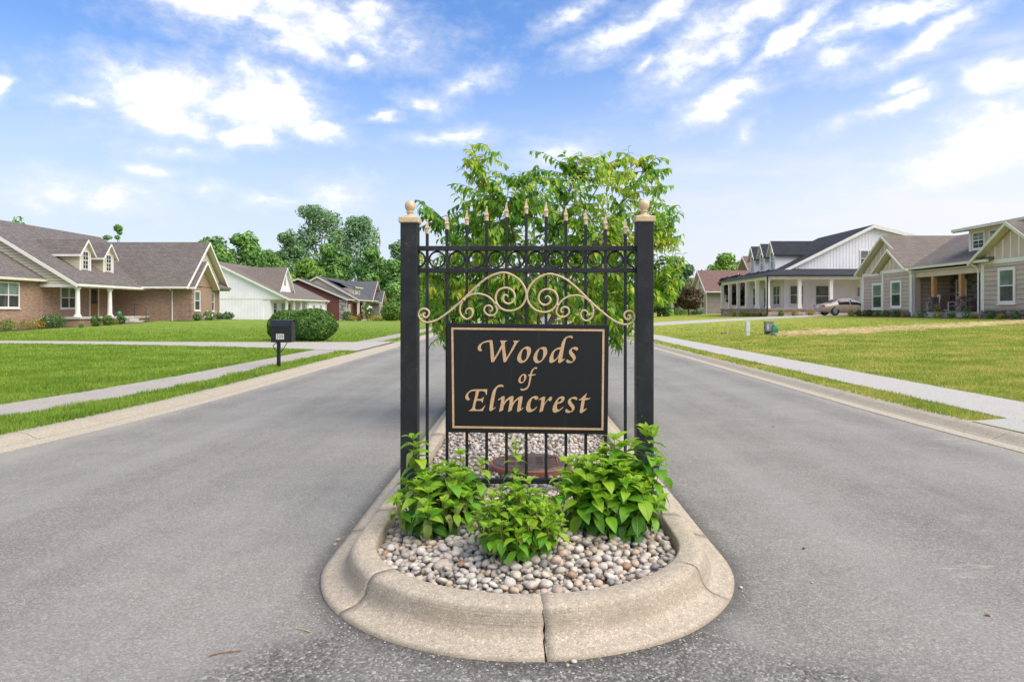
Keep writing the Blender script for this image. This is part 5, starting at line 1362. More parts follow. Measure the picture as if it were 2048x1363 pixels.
stones_on(Cc, Fa('X', -26.5, 1), 126.2, 129.6, -1.2, 3.6, 'stone_pale', (.22, .36), (.3, .6), seed=7); window(Cc, Fa('X', -26.5, 1), 127.4, 128.4, .3, 2.0, 1, 'trim_cream', o=.05)
roof2(Cc, 'X', -25.9, -30, 127.9, 2.2, 2.7, 4.8, 'sh_grey', trim='trim_cream', fw=.2)
D = MB(); D.box(-31.5, -28.4, 114.6, 119.4, 3.2, 4.95); d_ = D.build('dormer', MT['beige_sid'], Cc)
window(Cc, Fa('X', -28.4, 1), 114.9, 115.8, 3.9, 4.8, 1, 'trim_cream', sill=False); window(Cc, Fa('X', -28.4, 1), 117.6, 118.6, 3.9, 4.8, 1, 'trim_cream', sill=False)
MB().slab([(-28.0, 114.2, 5.1), (-28.0, 119.8, 5.1), (-33.6, 119.8, 6.7), (-33.6, 114.2, 6.7)], .14).build('dormer_roof', MT['sh_grey'], Cc)
MB().box(-28.02, -27.9, 114.2, 119.8, 4.95, 5.1).build('gutter', MT['trim_cream'], Cc)

# ------------------------------------------------------------------ white farmhouse with the wrap-round porch
Dh = thing('white_farmhouse', 'white farmhouse with charcoal roof, three dormers and a wrap-round column porch', 'house', (25, 68, .9))
fs = Fa('Y', 65.5, -1); ff = Fa('X', 25.1, -1)
def zD(x): return 5.05 + .487 * (x - 25.1) if x < 33.5 else 9.14 - .25 * (x - 33.5)
wall(Dh, fs, [(25.1, .3), (43, .3), (43, 6.7), (33.5, 9.14), (25.1, 5.05)], 'white_sid', .2)
battens(Dh, fs, 25.3, 42, .305, lambda a: .6, lambda a: zD(a) - .03, 'white_sid', .05)
MB().box(25.1, 30, 65.65, 77, .3, 5.1).build('wall', MT['white_sid'], Dh)
battens(Dh, ff, 65.7, 77, .305, lambda a: .6, lambda a: 4.9, 'white_sid', .05)
roof2(Dh, 'Y', 65.1, 77.3, 33.5, 8.75, 4.98, 9.36, 'sh_black', trim='trim', soffit='soffit_w', gut=False, half2=10.5, ze2=6.72, fw=.30)
pr = MB()
pr.slab([(22.2, 62.3, 4.42), (25.12, 65.48, 5.16), (25.12, 77.3, 5.16), (22.2, 77.3, 4.42)], .1)
pr.slab([(22.2, 62.3, 4.42), (44, 62.3, 4.42), (44, 65.48, 5.16), (25.12, 65.48, 5.16)], .1)
R = pr.build('porch_roof', MT['sh_black'], Dh)
g = MB(); g.box(22.08, 22.197, 62.18, 77.3, 4.27, 4.42); g.box(22.2, 44, 62.18, 62.297, 4.27, 4.42); g.build('gutter', MT['black'], R)
s = MB(); s.box(22.2, 25.08, 62.3, 77.2, 4.27, 4.31); s.box(25.09, 44, 62.3, 65.45, 4.27, 4.31); s.build('soffit', MT['soffit_w'], R)
b = MB(); b.box(22.45, 22.75, 62.75, 77, 4.02, 4.265); b.box(22.76, 44, 62.75, 63.05, 4.02, 4.265); b.build('porch_beam', MT['trim'], Dh)
f = MB(); f.box(22.3, 25.09, 62.5, 77.1, 1.2, 1.36); f.box(25.1, 44, 62.5, 65.45, 1.2, 1.36); f.build('porch_floor', MT['brick_tan'], Dh)
f = MB(); f.box(22.42, 25.09, 62.62, 77, .2, 1.195); f.box(25.1, 44, 62.62, 65.4, .2, 1.195); f.build('porch_base', MT['stone_tan'], Dh)
stones_on(Dh, Fa('Y', 62.62, -1), 22.4, 44, .55, 1.19, 'stone_tan', (.18, .3), (.3, .6), seed=9); stones_on(Dh, Fa('X', 22.42, -1), 62.6, 77, .55, 1.19, 'stone_tan', (.18, .3), (.3, .6), seed=10)
for k in range(6): column(Dh, 22.6, 62.9 + 2.86 * k - .0, 1.36, 4.02, .15, square=True)
for k in range(1, 8): column(Dh, 22.6 + 2.9 * k, 62.9, 1.36, 4.02, .15, square=True)
window(Dh, fs, 25.6, 26.95, 1.72, 3.6, 1, dn='glass_gr', up='glass_gr', o=.026); window(Dh, fs, 28.05, 29.5, 1.5, 3.6, 1, dn='glass_gr', up='glass_gr', o=.026); window(Dh, fs, 32.0, 33.4, 2.45, 3.5, 1, dn='glass_gr', split=False, o=.026)
window(Dh, fs, 32.35, 33.95, 5.35, 6.95, 2, dn='glass', up='glass_gr', o=.026)
window(Dh, ff, 66.4, 68.2, 1.7, 3.6, 2, dn='glass', up='glass', o=.026); door(Dh, Fa('X', 25.07, -1), 69.6, 70.7, 1.36, 3.5, 'black'); window(Dh, ff, 73.0, 74.2, 1.7, 3.6, o=.026)
for yc in (69.2, 72.15, 75.1): dormer(Dh, -1, 25.35, yc, .80, 4.9, 7.1, 8.2, 31.4, 'white_sid', 'sh_black', ov=.25, lap=0, dark=True, grid=None)
downspout(Dh, [(22.4, 62.45, 4.3), (22.4, 62.45, .7)], 'black', .07)
for (x, y) in ((23.8, 66.2), (23.8, 72.0)):
    fan = thing('ceiling_fan', 'black ceiling fan under the porch roof in front of the farmhouse door' if y > 70 else 'black ceiling fan under the porch roof nearest its corner', 'ceiling fan', (x, y, 3.9), 'porch ceiling fans')
    MB().lathe([(.02, .37), (.02, .05), (.10, .04), (.11, -.06), (.05, -.12)], (x, y, 3.9), 10).build('motor', MT['black'], fan)
    for k in range(5):
        a = k * 1.2566 + .4; m = MB(); c, s_ = math.cos(a), math.sin(a)
        m.prism([(x + c * .1 - s_ * .05, y + s_ * .1 + c * .05, 3.9), (x + c * .7 - s_ * .07, y + s_ * .7 + c * .07, 3.91), (x + c * .7 + s_ * .07, y + s_ * .7 - c * .07, 3.89), (x + c * .1 + s_ * .05, y + s_ * .1 - c * .05, 3.89)], (0, 0, .012)); m.build('blade', MT['black'], fan)

# ------------------------------------------------------------------ grey and tan house with the red roof, and the pale one beyond
E = thing('red_roof_house', 'grey sided house with red brown roof beyond the white farmhouse porch', 'house', (28, 96, 1))
MB().box(24.9, 42, 92.1, 99.6, -.2, 3.75).build('wall', MT['grey_sid'], E)
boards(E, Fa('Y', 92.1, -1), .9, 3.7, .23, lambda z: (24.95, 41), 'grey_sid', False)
fe = Fa('X', 24.9, -1)
wall(E, fe, [(91.9, 3.7), (99.8, 3.7), (95.85, 6.5)], 'tan_lt', .2)
wall(E, fe, [(92.1, .2), (99.6, .2), (99.6, 3.7), (92.1, 3.7)], 'beige_sid', .02) if False else None
fe.box(MB(), 92.1, 99.6, .2, 3.7, .001, .03).build('front_panel', MT['beige_sid'], E)
m = MB(); fe.box(m, 92.1, 92.4, .2, 3.6, .03, .06); fe.box(m, 99.3, 99.6, .2, 3.6, .03, .06); fe.box(m, 92.4, 99.3, 3.5, 3.75, .03, .06); m.build('trim_boards', MT['trim'], E)
m = MB(); fe.box(m, 95.6, 96.1, 3.8, 6.0, .001, .05); m.build('gable_bracket', MT['post_wood'], E)
for y in (93.4, 96.6): window(E, fe, y, y + 1.3, 1.5, 3.3, o=.03)
for y in (92.75, 98.2): fe.box(MB(), y + .02, y + .55, 1.5, 3.3, .03, .07).build('shutter', MT['post_wood'], E)
roof2(E, 'X', 24.5, 46, 95.85, 4.4, 3.75, 6.78, 'sh_red', fw=.25)
roof2(E, 'X', 32.5, 46, 101, 6.8, 3.9, 9.2, 'sh_red', fw=.25)
roof2(E, 'X', 29.3, 36, 92.6, 1.3, 4.9, 6.2, 'sh_red', fw=.2, gut=False)
G2 = thing('garage_house', 'pale house with white garage door seen far down the road on the right', 'house', (27, 132, .9))
MB().box(26, 40, 129, 140, -.5, 3.6).build('wall', MT['beige_sid'], G2)
fz = Fa('X', 26, -1); fz.box(MB(), 131.5, 137, .3, 2.9, .002, .06).build('garage_door', MT['white_sid'], G2)
Fa('Y', 129, -1).box(MB(), 26.3, 27.6, .3, 3.3, .002, .05).build('corner_panel', MT['white_sid'], G2); window(G2, Fa('Y', 129, -1), 28.4, 29.6, 1.0, 2.7)
roof2(G2, 'X', 25.5, 42, 134.5, 6.2, 3.5, 7.6, 'sh_red')

# ------------------------------------------------------------------ tan house on the right
T = thing('tan_house', 'tan lap sided house with timber porch posts, white trim and ledge stone base', 'house', (27, 45, .8))
fo = Fa('X', 27.0, -1); fi = Fa('X', 26.4, -1); fr = Fa('X', 26.7, -1); fbk = Fa('X', 29.2, -1); fsd = Fa('Y', 46.6, -1)
W1 = MB().box(27.0, 36, 46.6, 54.1, -.2, 3.92).build('wall', MT['tan'], T)
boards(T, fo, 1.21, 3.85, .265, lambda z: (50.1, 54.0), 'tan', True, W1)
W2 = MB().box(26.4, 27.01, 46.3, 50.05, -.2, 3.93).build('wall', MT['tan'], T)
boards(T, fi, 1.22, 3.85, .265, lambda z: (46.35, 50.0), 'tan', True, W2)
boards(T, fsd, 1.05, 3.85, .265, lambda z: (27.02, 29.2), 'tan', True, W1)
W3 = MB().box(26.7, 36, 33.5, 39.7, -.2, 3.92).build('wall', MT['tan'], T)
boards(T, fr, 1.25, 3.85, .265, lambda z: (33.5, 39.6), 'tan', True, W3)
def cb(fa, a0, a1, z0, z1, o=.03): fa.box(MB(), a0, a1, z0, z1, .001, o + .012).build('corner_board', MT['trim'], T)
cb(fo, 53.95, 54.14, .9, 3.9); cb(fi, 49.9, 50.1, .9, 3.9); cb(fi, 46.26, 46.5, .9, 3.9); cb(fr, 39.45, 39.74, .95, 3.9)
Fa('Y', 46.3, -1).box(MB(), 26.38, 26.6, .9, 3.9, .001, .04).build('corner_board', MT['trim'], T)
# gables: panels between battens
def gable(fa, c, half, zb, zp, step, mat='tan_lt'):
    g = wall(T, fa, [(c - half, zb), (c + half, zb), (c, zp)], mat, .15, name='gable')
    sl = (zp - zb) / half; a = c - half + .3; k = 0
    while a < c + half:
        z1 = zb + (half - abs(a - c)) * sl - .06
        if z1 > zb + .15: fa.box(MB(), a - .05, a + .05, zb + .16, z1, .002, .03).build('batten', MT['trim'], g)
        a += step
    fa.box(MB(), c - half + .1, c + half - .1, zb - .10, zb + .14, .032, .055).build('band_board', MT['trim'], g)
gable(fo, 50.55, 3.75, 3.92, 6.45, .62); gable(fi, 48.45, 1.95, 3.95, 5.25, .55); gable(fr, 37.0, 3.1, 3.92, 5.75, .62)
roof2(T, 'X', 26.55, 37, 50.55, 4.05, 4.05, 6.72, 'sh_tan', trim='trim_cream', fw=.2)
roof2(T, 'X', 25.95, 29.5, 48.6, 2.15, 4.06, 5.55, 'sh_tan', trim='trim_cream', fw=.18)
roof2(T, 'X', 26.2, 36, 37.0, 3.15, 4.0, 6.02, 'sh_tan', trim='trim_cream', fw=.2)
p = MB(); p.slab([(26.35, 38.6, 4.10), (26.35, 46.7, 4.10), (32.2, 50.5, 6.72), (32.2, 38.6, 6.72)], .14); R = p.build('roof', MT['sh_tan'], T)
MB().box(26.23, 26.347, 38.6, 46.6, 3.94, 4.09).build('gutter', MT['trim_cream'], R); MB().box(26.4, 29.2, 39.75, 46.55, 3.78, 3.83).build('soffit', MT['soffit'], R)
MB().box(26.62, 26.85, 39.72, 46.28, 3.40, 3.77).build('porch_beam', MT['tan_lt'], T)
MB().slab([(32.2, 33, 6.72), (32.2, 50.5, 6.72), (38, 50.5, 4.1), (38, 33, 4.1)], .14).build('roof', MT['sh_tan'], T)
# upper wall with a pair of windows and its own low roof
fu = Fa('X', 28.1, -1)
MB().box(28.1, 34, 35, 42.9, 4.6, 6.25).build('upper_wall', MT['tan_lt'], T)
m = MB(); fu.box(m, 42.72, 42.92, 4.75, 6.2, .001, .04); fu.box(m, 35, 42.72, 6.08, 6.2, .001, .04); m.build('trim_boards', MT['trim'], T)
for y in (41.45, 39.9): window(T, fu, y, y + 1.15, 4.95, 6.05, 1, grid=(2, 4), up='blind', dn='glass', tw=.1, sill=True)
p = MB(); p.slab([(27.5, 34, 6.32), (27.5, 43.6, 6.32), (36, 43.6, 7.5), (36, 34, 7.5)], .13); R = p.build('roof', MT['sh_tan'], T)
m = MB(); m.box(27.38, 27.497, 34, 43.62, 6.14, 6.31); m.prism([(27.5, 43.603, 6.30), (36, 43.603, 7.48), (36, 43.603, 7.28), (27.5, 43.603, 6.10)], (0, .04, 0)); m.build('gutter', MT['trim_cream'], R)
MB().slab([(27.5, 34, 6.18), (27.5, 43.55, 6.18), (36, 43.55, 7.36), (36, 34, 7.36)], .02).build('soffit', MT['soffit'], R)
# porch
MB().box(29.2, 30, 39.7, 46.6, .2, 3.8).build('porch_wall', MT['grey_sid'], T)
stones_on(T, fbk, 39.75, 46.55, .95, 3.78, 'stone_grey', (.10, .17), (.22, .55), seed=12)
MB().box(26.5, 29.2, 39.72, 46.28, .3, 1.08).build('porch_floor', MT['porch_conc'], T)
for y in (44.35, 41.55):
    MB().box(26.62, 26.86, y - .12, y + .12, 1.085, 3.395).build('porch_post', MT['post_wood'], T)
    pb = MB().box(26.50, 26.92, y - .18, y + .18, 1.085, 2.05).build('post_base', MT['stone_grey'], T)
    stones_on(T, Fa('X', 26.50, -1), y - .18, y + .18, 1.09, 2.05, 'stone_grey', (.09, .15), (.12, .3), seed=int(y * 3)); stones_on(T, Fa('Y', y - .18, -1), 26.56, 26.92, 1.09, 2.05, 'stone_grey', (.09, .15), (.12, .3), seed=int(y * 5))
window(T, fbk, 44.75, 45.85, 1.45, 3.25, o=.06); door(T, fbk, 42.05, 42.95, 1.09, 3.15, 'black')
MB().ball((29.06, 43.5, 2.8), (.08, .08, .14), 8, 6).build('porch_lamp', MT['black'], T)
for f_, a0, a1, sd in ((fo, 50.08, 54.1, 13), (fi, 46.3, 50.05, 14), (fr, 33.5, 39.7, 15)):
    stones_on(T, f_, a0, a1, .45, 1.20, 'stone_grey', (.10, .16), (.22, .5), .03, seed=sd)
window(T, fi, 47.45, 48.85, 1.36, 3.30, 1, tw=.16, o=.036); window(T, fo, 51.1, 52.6, 1.26, 3.25, 1, tw=.16, o=.036); window(T, fr, 36.9, 38.25, 1.55, 3.55, 1, tw=.16, o=.036)
downspout(T, [(25.95, 46.2, 3.95), (26.3, 46.15, 3.6), (26.3, 46.15, .8)]); downspout(T, [(26.2, 40.0, 3.95), (26.6, 39.85, 3.6), (26.6, 39.85, .9)]); downspout(T, [(26.5, 54.4, 3.95), (26.95, 54.25, 3.6), (26.95, 54.25, .8)]); downspout(T, [(25.95, 50.3, 3.95), (26.85, 50.2, 3.6), (26.85, 50.2, .8)])

# ------------------------------------------------------------------ mailbox
mx, my = wx(557.5, 13.3), 13.3; mz = zl(mx, my)
MBX = thing('mailbox', 'black mailbox on a slim post with house number 309, standing on the grass verge', 'mailbox', (mx, my, mz))
MB().box(mx - .030, mx + .030, my - .030, my + .030, mz - .2, mz + .62).build('post', MT['mail'], MBX, bevel=.004)
x0, x1 = wx(546.5, 13.3), wx(585.5, 13.3); zb, zt = mz + .50, mz + .835
yb = my - .10; pr = []
for k in range(13):
    a = math.pi * k / 12; pr.append((x0, my + .0 - .125 * math.cos(a), zt - .03 + .115 * math.sin(a)))
pr = [(x0, my + .125, zb), ] + pr[::-1] + [(x0, my - .125, zb)]
MB().prism(pr, (x1 - x0, 0, 0)).build('box', MT['mail'], MBX, bevel=.004)
hood = [(x0 - .012, my - .138 * math.cos(math.pi * k / 12), zt - .03 + .128 * math.sin(math.pi * k / 12)) for k in range(13)]
inner = [(x0 - .012, my - .127 * math.cos(math.pi * k / 12), zt - .03 + .117 * math.sin(math.pi * k / 12)) for k in range(13)]
MB().prism(hood + inner[::-1], (x1 - x0 + .03, 0, 0)).build('hood', MT['mail'], MBX)
MB().box(x1 + .002, x1 + .014, my - .118, my + .118, zb + .01, zt + .06).build('door', MT['mail'], MBX, bevel=.004)
MB().box(x1 + .0, x1 + .03, my - .145, my - .13, zt - .20, zt - .06).build('flag', MT['black'], MBX)
px0, px1 = wx(557, 13.3), wx(572.3, 13.3); pz = mz + .612
pl = MB().box(px0, px1, my - .130, my - .1255, pz - .052, pz + .052).build('number_plate', MT['plate'], MBX)
D3 = [[(0,.85),(.1,.97),(.3,1),(.52,.94),(.6,.78),(.57,.62),(.42,.52),(.6,.42),(.65,.25),(.57,.08),(.35,0),(.12,.02),(0,.13),(.04,.26),(.2,.15),(.36,.14),(.46,.25),(.42,.40),(.24,.44),(.24,.57),(.4,.62),(.44,.76),(.36,.86),(.22,.85),(.1,.74)]]
D0 = [[(.32,0),(.1,.1),(0,.35),(0,.65),(.1,.9),(.32,1),(.54,.9),(.64,.65),(.64,.35),(.54,.1)], [(.32,.13),(.44,.22),(.48,.4),(.48,.6),(.44,.78),(.32,.87),(.2,.78),(.16,.6),(.16,.4),(.2,.22)]]
D9 = [[(.06,.18),(.16,.04),(.34,0),(.52,.08),(.63,.35),(.64,.65),(.55,.9),(.33,1),(.1,.92),(0,.7),(.08,.46),(.28,.37),(.48,.46),(.46,.25),(.36,.14),(.24,.15),(.18,.25)], [(.32,.5),(.2,.56),(.16,.7),(.21,.84),(.33,.88),(.45,.8),(.48,.66),(.43,.55)]]
for k, dgl in enumerate((D3, D0, D9)):
    w = (px1 - px0) / 3.25; cx = px0 + w * .2 + k * w
    me = outline_mesh('digit', [[(a * w * 1.18, (b - .5) * .084) for a, b in L] for L in dgl], .0006, MT['ink']); inst('digit', me, pl, (cx, my - .1312, pz))
sc = MB(); sc.tube(catmull([(mx - .03, my, mz + .50), (mx - .11, my, mz + .42), (mx - .04, my, mz + .33), (mx, my, mz + .30), (mx + .06, my, mz + .33), (mx + .12, my, mz + .42), (mx + .16, my, mz + .49)], 5), .008, 6)
sc.build('scroll_bracket', MT['mail'], MBX, smooth=True)

# ------------------------------------------------------------------ utility pedestals and stake on the right lawn
def gp(px, py, dz=0):
    """ground point on the right lawn seen at a spot of the photograph"""
    Y = 8.0
    for _ in range(60): Y = (EYE - zr((px - CX) / F * Y, Y)) * F / (py - CY)
    return (px - CX) / F * Y, Y, zr((px - CX) / F * Y, Y)
x, y, z = gp(1495, 671)
P = thing('utility_pedestal', 'narrow pale grey square utility pedestal on the right lawn', 'utility box', (x, y, z))
s = y / F; MB().box(x - 3.6 * s, x + 3.6 * s, y - .065, y + .065, z - .05, z + 7 * s).build('base', MT['white_pl'], P, bevel=.01); MB().box(x - 4 * s, x + 4 * s, y - .075, y + .075, z + 7 * s + .002, z + 28 * s).build('cover', MT['white_pl'], P, bevel=.015); MB().box(x - 4.2 * s, x + 4.2 * s, y - .08, y + .08, z + 28 * s + .001, z + 29 * s).build('cap', MT['white_pl'], P, bevel=.008)
x, y, z = gp(1549, 671)
P = thing('utility_pedestal', 'green round topped utility pedestal beside a grey utility box', 'utility box', (x, y, z)); s = y / F
MB().box(x - 6 * s, x + 6 * s, y - .11, y + .11, z - .05, z + 17 * s).build('cover', MT['green_pl'], P, bevel=.03)
MB().ball((x, y, z + 17 * s), (5.6 * s, .10, 6.5 * s), 16, 10).build('dome', MT['green_pl'], P, smooth=True); MB().box(x - 6.5 * s, x + 6.5 * s, y - .12, y + .12, z - .05, z + 2 * s).build('skirt', MT['green_pl'], P, bevel=.01)
x, y, z = gp(1537.5, 669)
P = thing('utility_box', 'grey plastic utility box standing behind the green pedestal', 'utility box', (x, y, z)); s = y / F
MB().box(x - 8 * s, x + 8 * s, y - .13, y + .13, z + 7 * s, z + 25 * s).build('cabinet', MT['grey_pl'], P, bevel=.012); MB().box(x - 8.6 * s, x + 8.6 * s, y - .14, y + .14, z + 25 * s + .002, z + 26.5 * s).build('lid', MT['grey_pl'], P, bevel=.006)
MB().box(x - 7 * s, x + 7 * s, y - .11, y + .11, z - .05, z + 6.8 * s).build('plinth', MT['black'], P); MB().box(x - 5 * s, x - 3 * s, y - .136, y - .1302, z + 11 * s, z + 21 * s).build('latch_plate', MT['white_pl'], P)
x, y, z = gp(1456, 671)
P = thing('survey_stake', 'thin bare wooden survey stake leaning on the right lawn', 'stake', (x, y, z)); s = y / F
MB().prism([(x - 2.2 * s, y, z - .05), (x + 1.2 * s, y, z - .05), (x - .2 * s, y, z + 21 * s), (x - 2.4 * s, y, z + 22 * s)], (0, .02, 0)).build('slat', MT['stake_wood'], P)
x, y, z = gp(1448, 667)
MB().box(x - 6 * s, x + 7 * s, y - .06, y + .06, z + .0, z + .05).thing('board', MT['mulch'], 'dark board lying on the lawn beside the wooden stake', 'board', (x, y, z))

# ------------------------------------------------------------------ parked car
car = thing('parked_car', 'taupe sedan parked on the driveway with its tail towards the road', 'car', (27.15, 57.3, zr(26, 57.3) + .03))
ST = [  # x, z_sill, z_belt, z_top, half width sill/belt, half width top
 (-2.47, .42, .62, .80, .66, .74, .55), (-2.40, .34, .66, .92, .76, .84, .66), (-2.10, .27, .74, .985, .86, .91, .70), (-1.75, .25, .80, 1.01, .89, .92, .70),
 (-1.35, .24, .86, 1.17, .90, .925, .62), (-.95, .24, .88, 1.345, .905, .93, .60), (-.45, .24, .88, 1.415, .905, .93, .585), (.10, .24, .87, 1.425, .905, .93, .58), (.55, .24, .86, 1.36, .905, .93, .60),
 (1.00, .24, .85, 1.15, .90, .925, .66), (1.32, .25, .84, .985, .90, .92, .72), (1.80, .26, .79, .90, .88, .90, .68), (2.20, .30, .70, .80, .80, .84, .60), (2.45, .42, .58, .66, .62, .66, .48)]
vs = []; fs = []; nsec = 15
def sec_pts(s):
    x, zs, zb, zt, ws, wb, wt = s
    half = [(0, zs), (ws * .8, zs), (ws, zs + .05), (wb, zs + (zb - zs) * .55), (wb * .985, zb), (wt + (wb - wt) * .12, zt - (zt - zb) * .12), (wt * .8, zt - .008), (0, zt + .012)]
    return [(x, -a, z) for a, z in half] + [(x, a, z) for a, z in half[::-1][1:]]
for s_ in ST: vs += sec_pts(s_)
n = 15
for i in range(len(ST) - 1):
    for k in range(n - 1): fs.append((i * n + k, i * n + k + 1, (i + 1) * n + k + 1, (i + 1) * n + k))
fs += [tuple(range(n)), tuple((len(ST) - 1) * n + k for k in range(n))]
bo = MB().add(vs, fs).build('body', MT['paint'], car, smooth=True, local=True)
md = bo.modifiers.new('sub', 'SUBSURF'); md.levels = md.render_levels = 1
def lerpst(x):
    for a, b in zip(ST[:-1], ST[1:]):
        if a[0] <= x <= b[0]:
            t = (x - a[0]) / (b[0] - a[0]); return [a[i] + (b[i] - a[i]) * t for i in range(7)]
def solid_sheet(V, m, rows, vec):
    n = len(V); W = [tuple(Vector(p) + Vector(vec)) for p in V]; g = lambda i, k, o=0: o + i * m + k
    f = [(g(i, k), g(i, k + 1), g(i + 1, k + 1), g(i + 1, k)) for i in range(rows - 1) for k in range(m - 1)]
    f += [tuple(q + n for q in x[::-1]) for x in f]
    loop = [g(0, k) for k in range(m)] + [g(i, m - 1) for i in range(1, rows)] + [g(rows - 1, k) for k in range(m - 2, -1, -1)] + [g(i, 0) for i in range(rows - 2, 0, -1)]
    f += [(loop[i - 1], loop[i], loop[i] + n, loop[i - 1] + n) for i in range(len(loop))]
    return MB().add(list(V) + W, f)
def side_glass(x0, x1, side, name='side_window', arch=.0):
    top = []; bot = []
    for x in np.linspace(x0, x1, 9):
        _, zs, zb, zt, ws, wb, wt = lerpst(x)
        f0, f1 = .10, .80
        u = (x - x0) / (x1 - x0)
        w = lambda f: (wb * .985 + (wt + (wb - wt) * .12 - wb * .985) * f / .88) + .022
        bot.append((x, side * w(f0), zb + (zt - zb) * f0)); top.append((x, side * w(f1), zb + (zt - zb) * f1))
    solid_sheet(bot + top, len(bot), 2, (0, -side * .05, 0)).build(name, MT['carglass'], car, smooth=True, local=True)
for sd in (-1, 1):
    side_glass(-1.12, -.60, sd, 'quarter_window') if False else None
    side_glass(-1.08, -.12, sd); side_glass(-.06, .98, sd)
def top_glass(x0, x1, name):
    V = []; m = 5
    for x in np.linspace(x0, x1, 6):
        _, zs, zb, zt, ws, wb, wt = lerpst(x)
        for k in range(m):
            u = -1 + 2 * k / (m - 1); V.append((x, u * wt * .86, zt + .040 - .03 * u * u))
    solid_sheet(V, m, 6, (0, 0, -.06)).build(name, MT['carglass'], car, smooth=True, local=True)
top_glass(-1.62, -.98, 'rear_window'); top_glass(.56, 1.26, 'windscreen')
wh = MB(); wh.lathe([(.19, -.10), (.27, -.105), (.315, -.08), (.325, 0), (.315, .08), (.27, .105), (.19, .10)], (0, 0, 0), 24, caps=False)
wme = wh.mesh('wheel', smooth=True, mat=MT['tyre'])
rm = MB(); rm.lathe([(.205, -.075), (.205, .075), (.19, .075), (.185, .03), (.02, .03), (.018, -.02)], (0, 0, 0), 24)
for k in range(7):
    a = k * 2 * math.pi / 7; c, s_ = math.cos(a), math.sin(a)
    rm.prism([(c * .03 - s_ * .025, s_ * .03 + c * .025, .05), (c * .19 - s_ * .03, s_ * .19 + c * .03, .07), (c * .19 + s_ * .03, s_ * .19 - c * .03, .07), (c * .03 + s_ * .025, s_ * .03 - c * .025, .05)], (0, 0, .02))
rme = rm.mesh('rim', mat=MT['rim'])
ar = MB(); ar.lathe([(.36, -.02), (.36, .012), (.20, .012), (.20, -.02)], (0, 0, 0), 24); arme = ar.mesh('wheel_arch', mat=MT['tyre'])
for x in (-1.42, 1.38):
    for sd in (-1, 1):
        w = bpy.data.objects.new('wheel', wme); COL.objects.link(w); w.parent = car; w.location = (x, sd * .80, .325); w.rotation_euler = (math.radians(90) * (1 if sd < 0 else -1), 0, 0)
        r_ = bpy.data.objects.new('rim', rme); COL.objects.link(r_); r_.parent = w; r_.location = (0, 0, .03)
        a_ = bpy.data.objects.new('wheel_arch', arme); COL.objects.link(a_); a_.parent = car; a_.location = (x, sd * .902, .36); a_.rotation_euler = w.rotation_euler
for sd in (-1, 1):
    m = MB(); m.ball((-2.33, sd * .70, .80), (.14, .20, .09), 12, 8); m.build('tail_lamp', MT['lamp_red'], car, smooth=True, local=True)
    MB().ball((.78, sd * 1.0, .92), (.10, .09, .07), 10, 6).build('mirror', MT['black'], car, smooth=True, local=True)
    MB().box(-.10, .04, sd * .935, sd * .95, .78, .81).build('door_handle', MT['paint'], car, local=True)
MB().box(-2.485, -2.46, -.20, .20, .66, .78).build('licence_plate', MT['plate'], car, local=True); MB().box(-2.52, -2.3, -.70, .70, .40, .55).build('bumper', MT['paint'], car, local=True, bevel=.05)
car.rotation_euler = (0, 0, math.radians(4))

# ------------------------------------------------------------------ rocking chairs and flower pot on the tan porch
def chair(label, x, y, z, rz):
    c = thing('rocking_chair', label, 'rocking chair', (x, y, z), 'white rocking chairs on the tan porch'); c.rotation_euler = (0, 0, rz)
    m = MB()
    for sd in (-1, 1):
        MB().tube([(sd * .27, -.52 + 1.02 * t, .05 + .42 * (t - .5) ** 2) for t in np.linspace(0, 1, 8)], .024, 6).build('rocker', MT['trim'], c, local=True)
        MB().tube([(sd * .27, .26, .06), (sd * .27, .26, .62)], .022, 6).build('leg', MT['trim'], c, local=True)
        MB().tube([(sd * .25, -.20, .06), (sd * .25, -.26, .50), (sd * .23, -.42, 1.14)], .022, 6).build('leg', MT['trim'], c, local=True)
        MB().box(sd * .31, sd * .21, -.30, .34, .62, .645).build('armrest', MT['trim'], c, local=True)
    for k in range(7): MB().box(-.25, .25, -.22 + .075 * k, -.16 + .075 * k, .40, .42).build('seat_slat', MT['trim'], c, local=True)
    for k in range(6):
        a = -.19 + .076 * k; MB().prism([(a - .025, -.25, .45), (a + .025, -.25, .45), (a + .025, -.41, 1.08), (a - .025, -.41, 1.08)], (0, .016, 0)).build('back_slat', MT['trim'], c, local=True)
    MB().prism([(-.23, -.405, 1.05), (.23, -.405, 1.05), (.20, -.425, 1.16), (0, -.43, 1.19), (-.20, -.425, 1.16)], (0, .025, 0)).build('top_rail', MT['trim'], c, local=True)
    MB().box(-.27, .27, .24, .28, .20, .235).build('stretcher', MT['trim'], c, local=True)
chair('white rocking chair half hidden by the timber post nearer the house corner', 27.65, 45.95, 1.08, math.radians(118)); chair('white rocking chair standing between the two timber posts', 27.75, 44.0, 1.08, math.radians(60))
fp = thing('flower_pot', 'white flower pot with red flowers at the edge of the tan porch', 'flower pot', (26.2, 43.0, zr(26.2, 43)))
MB().lathe([(.13, 0), (.19, .34), (.205, .34), (.205, .38), (.18, .38), (.17, .33)], (26.2, 43.0, zr(26.2, 43)), 16).build('pot', MT['plate'], fp)
link('foliage', card_mesh('foliage', cards(160, (0, 0, .52), (.26, .26, .18), .04, RND), MT['shrub_md']), fp, kind='stuff'); link('flowers', card_mesh('flowers', cards(60, (0, 0, .56), (.28, .28, .2), .04, RND, .8), MT['petal_red']), fp, kind='stuff')

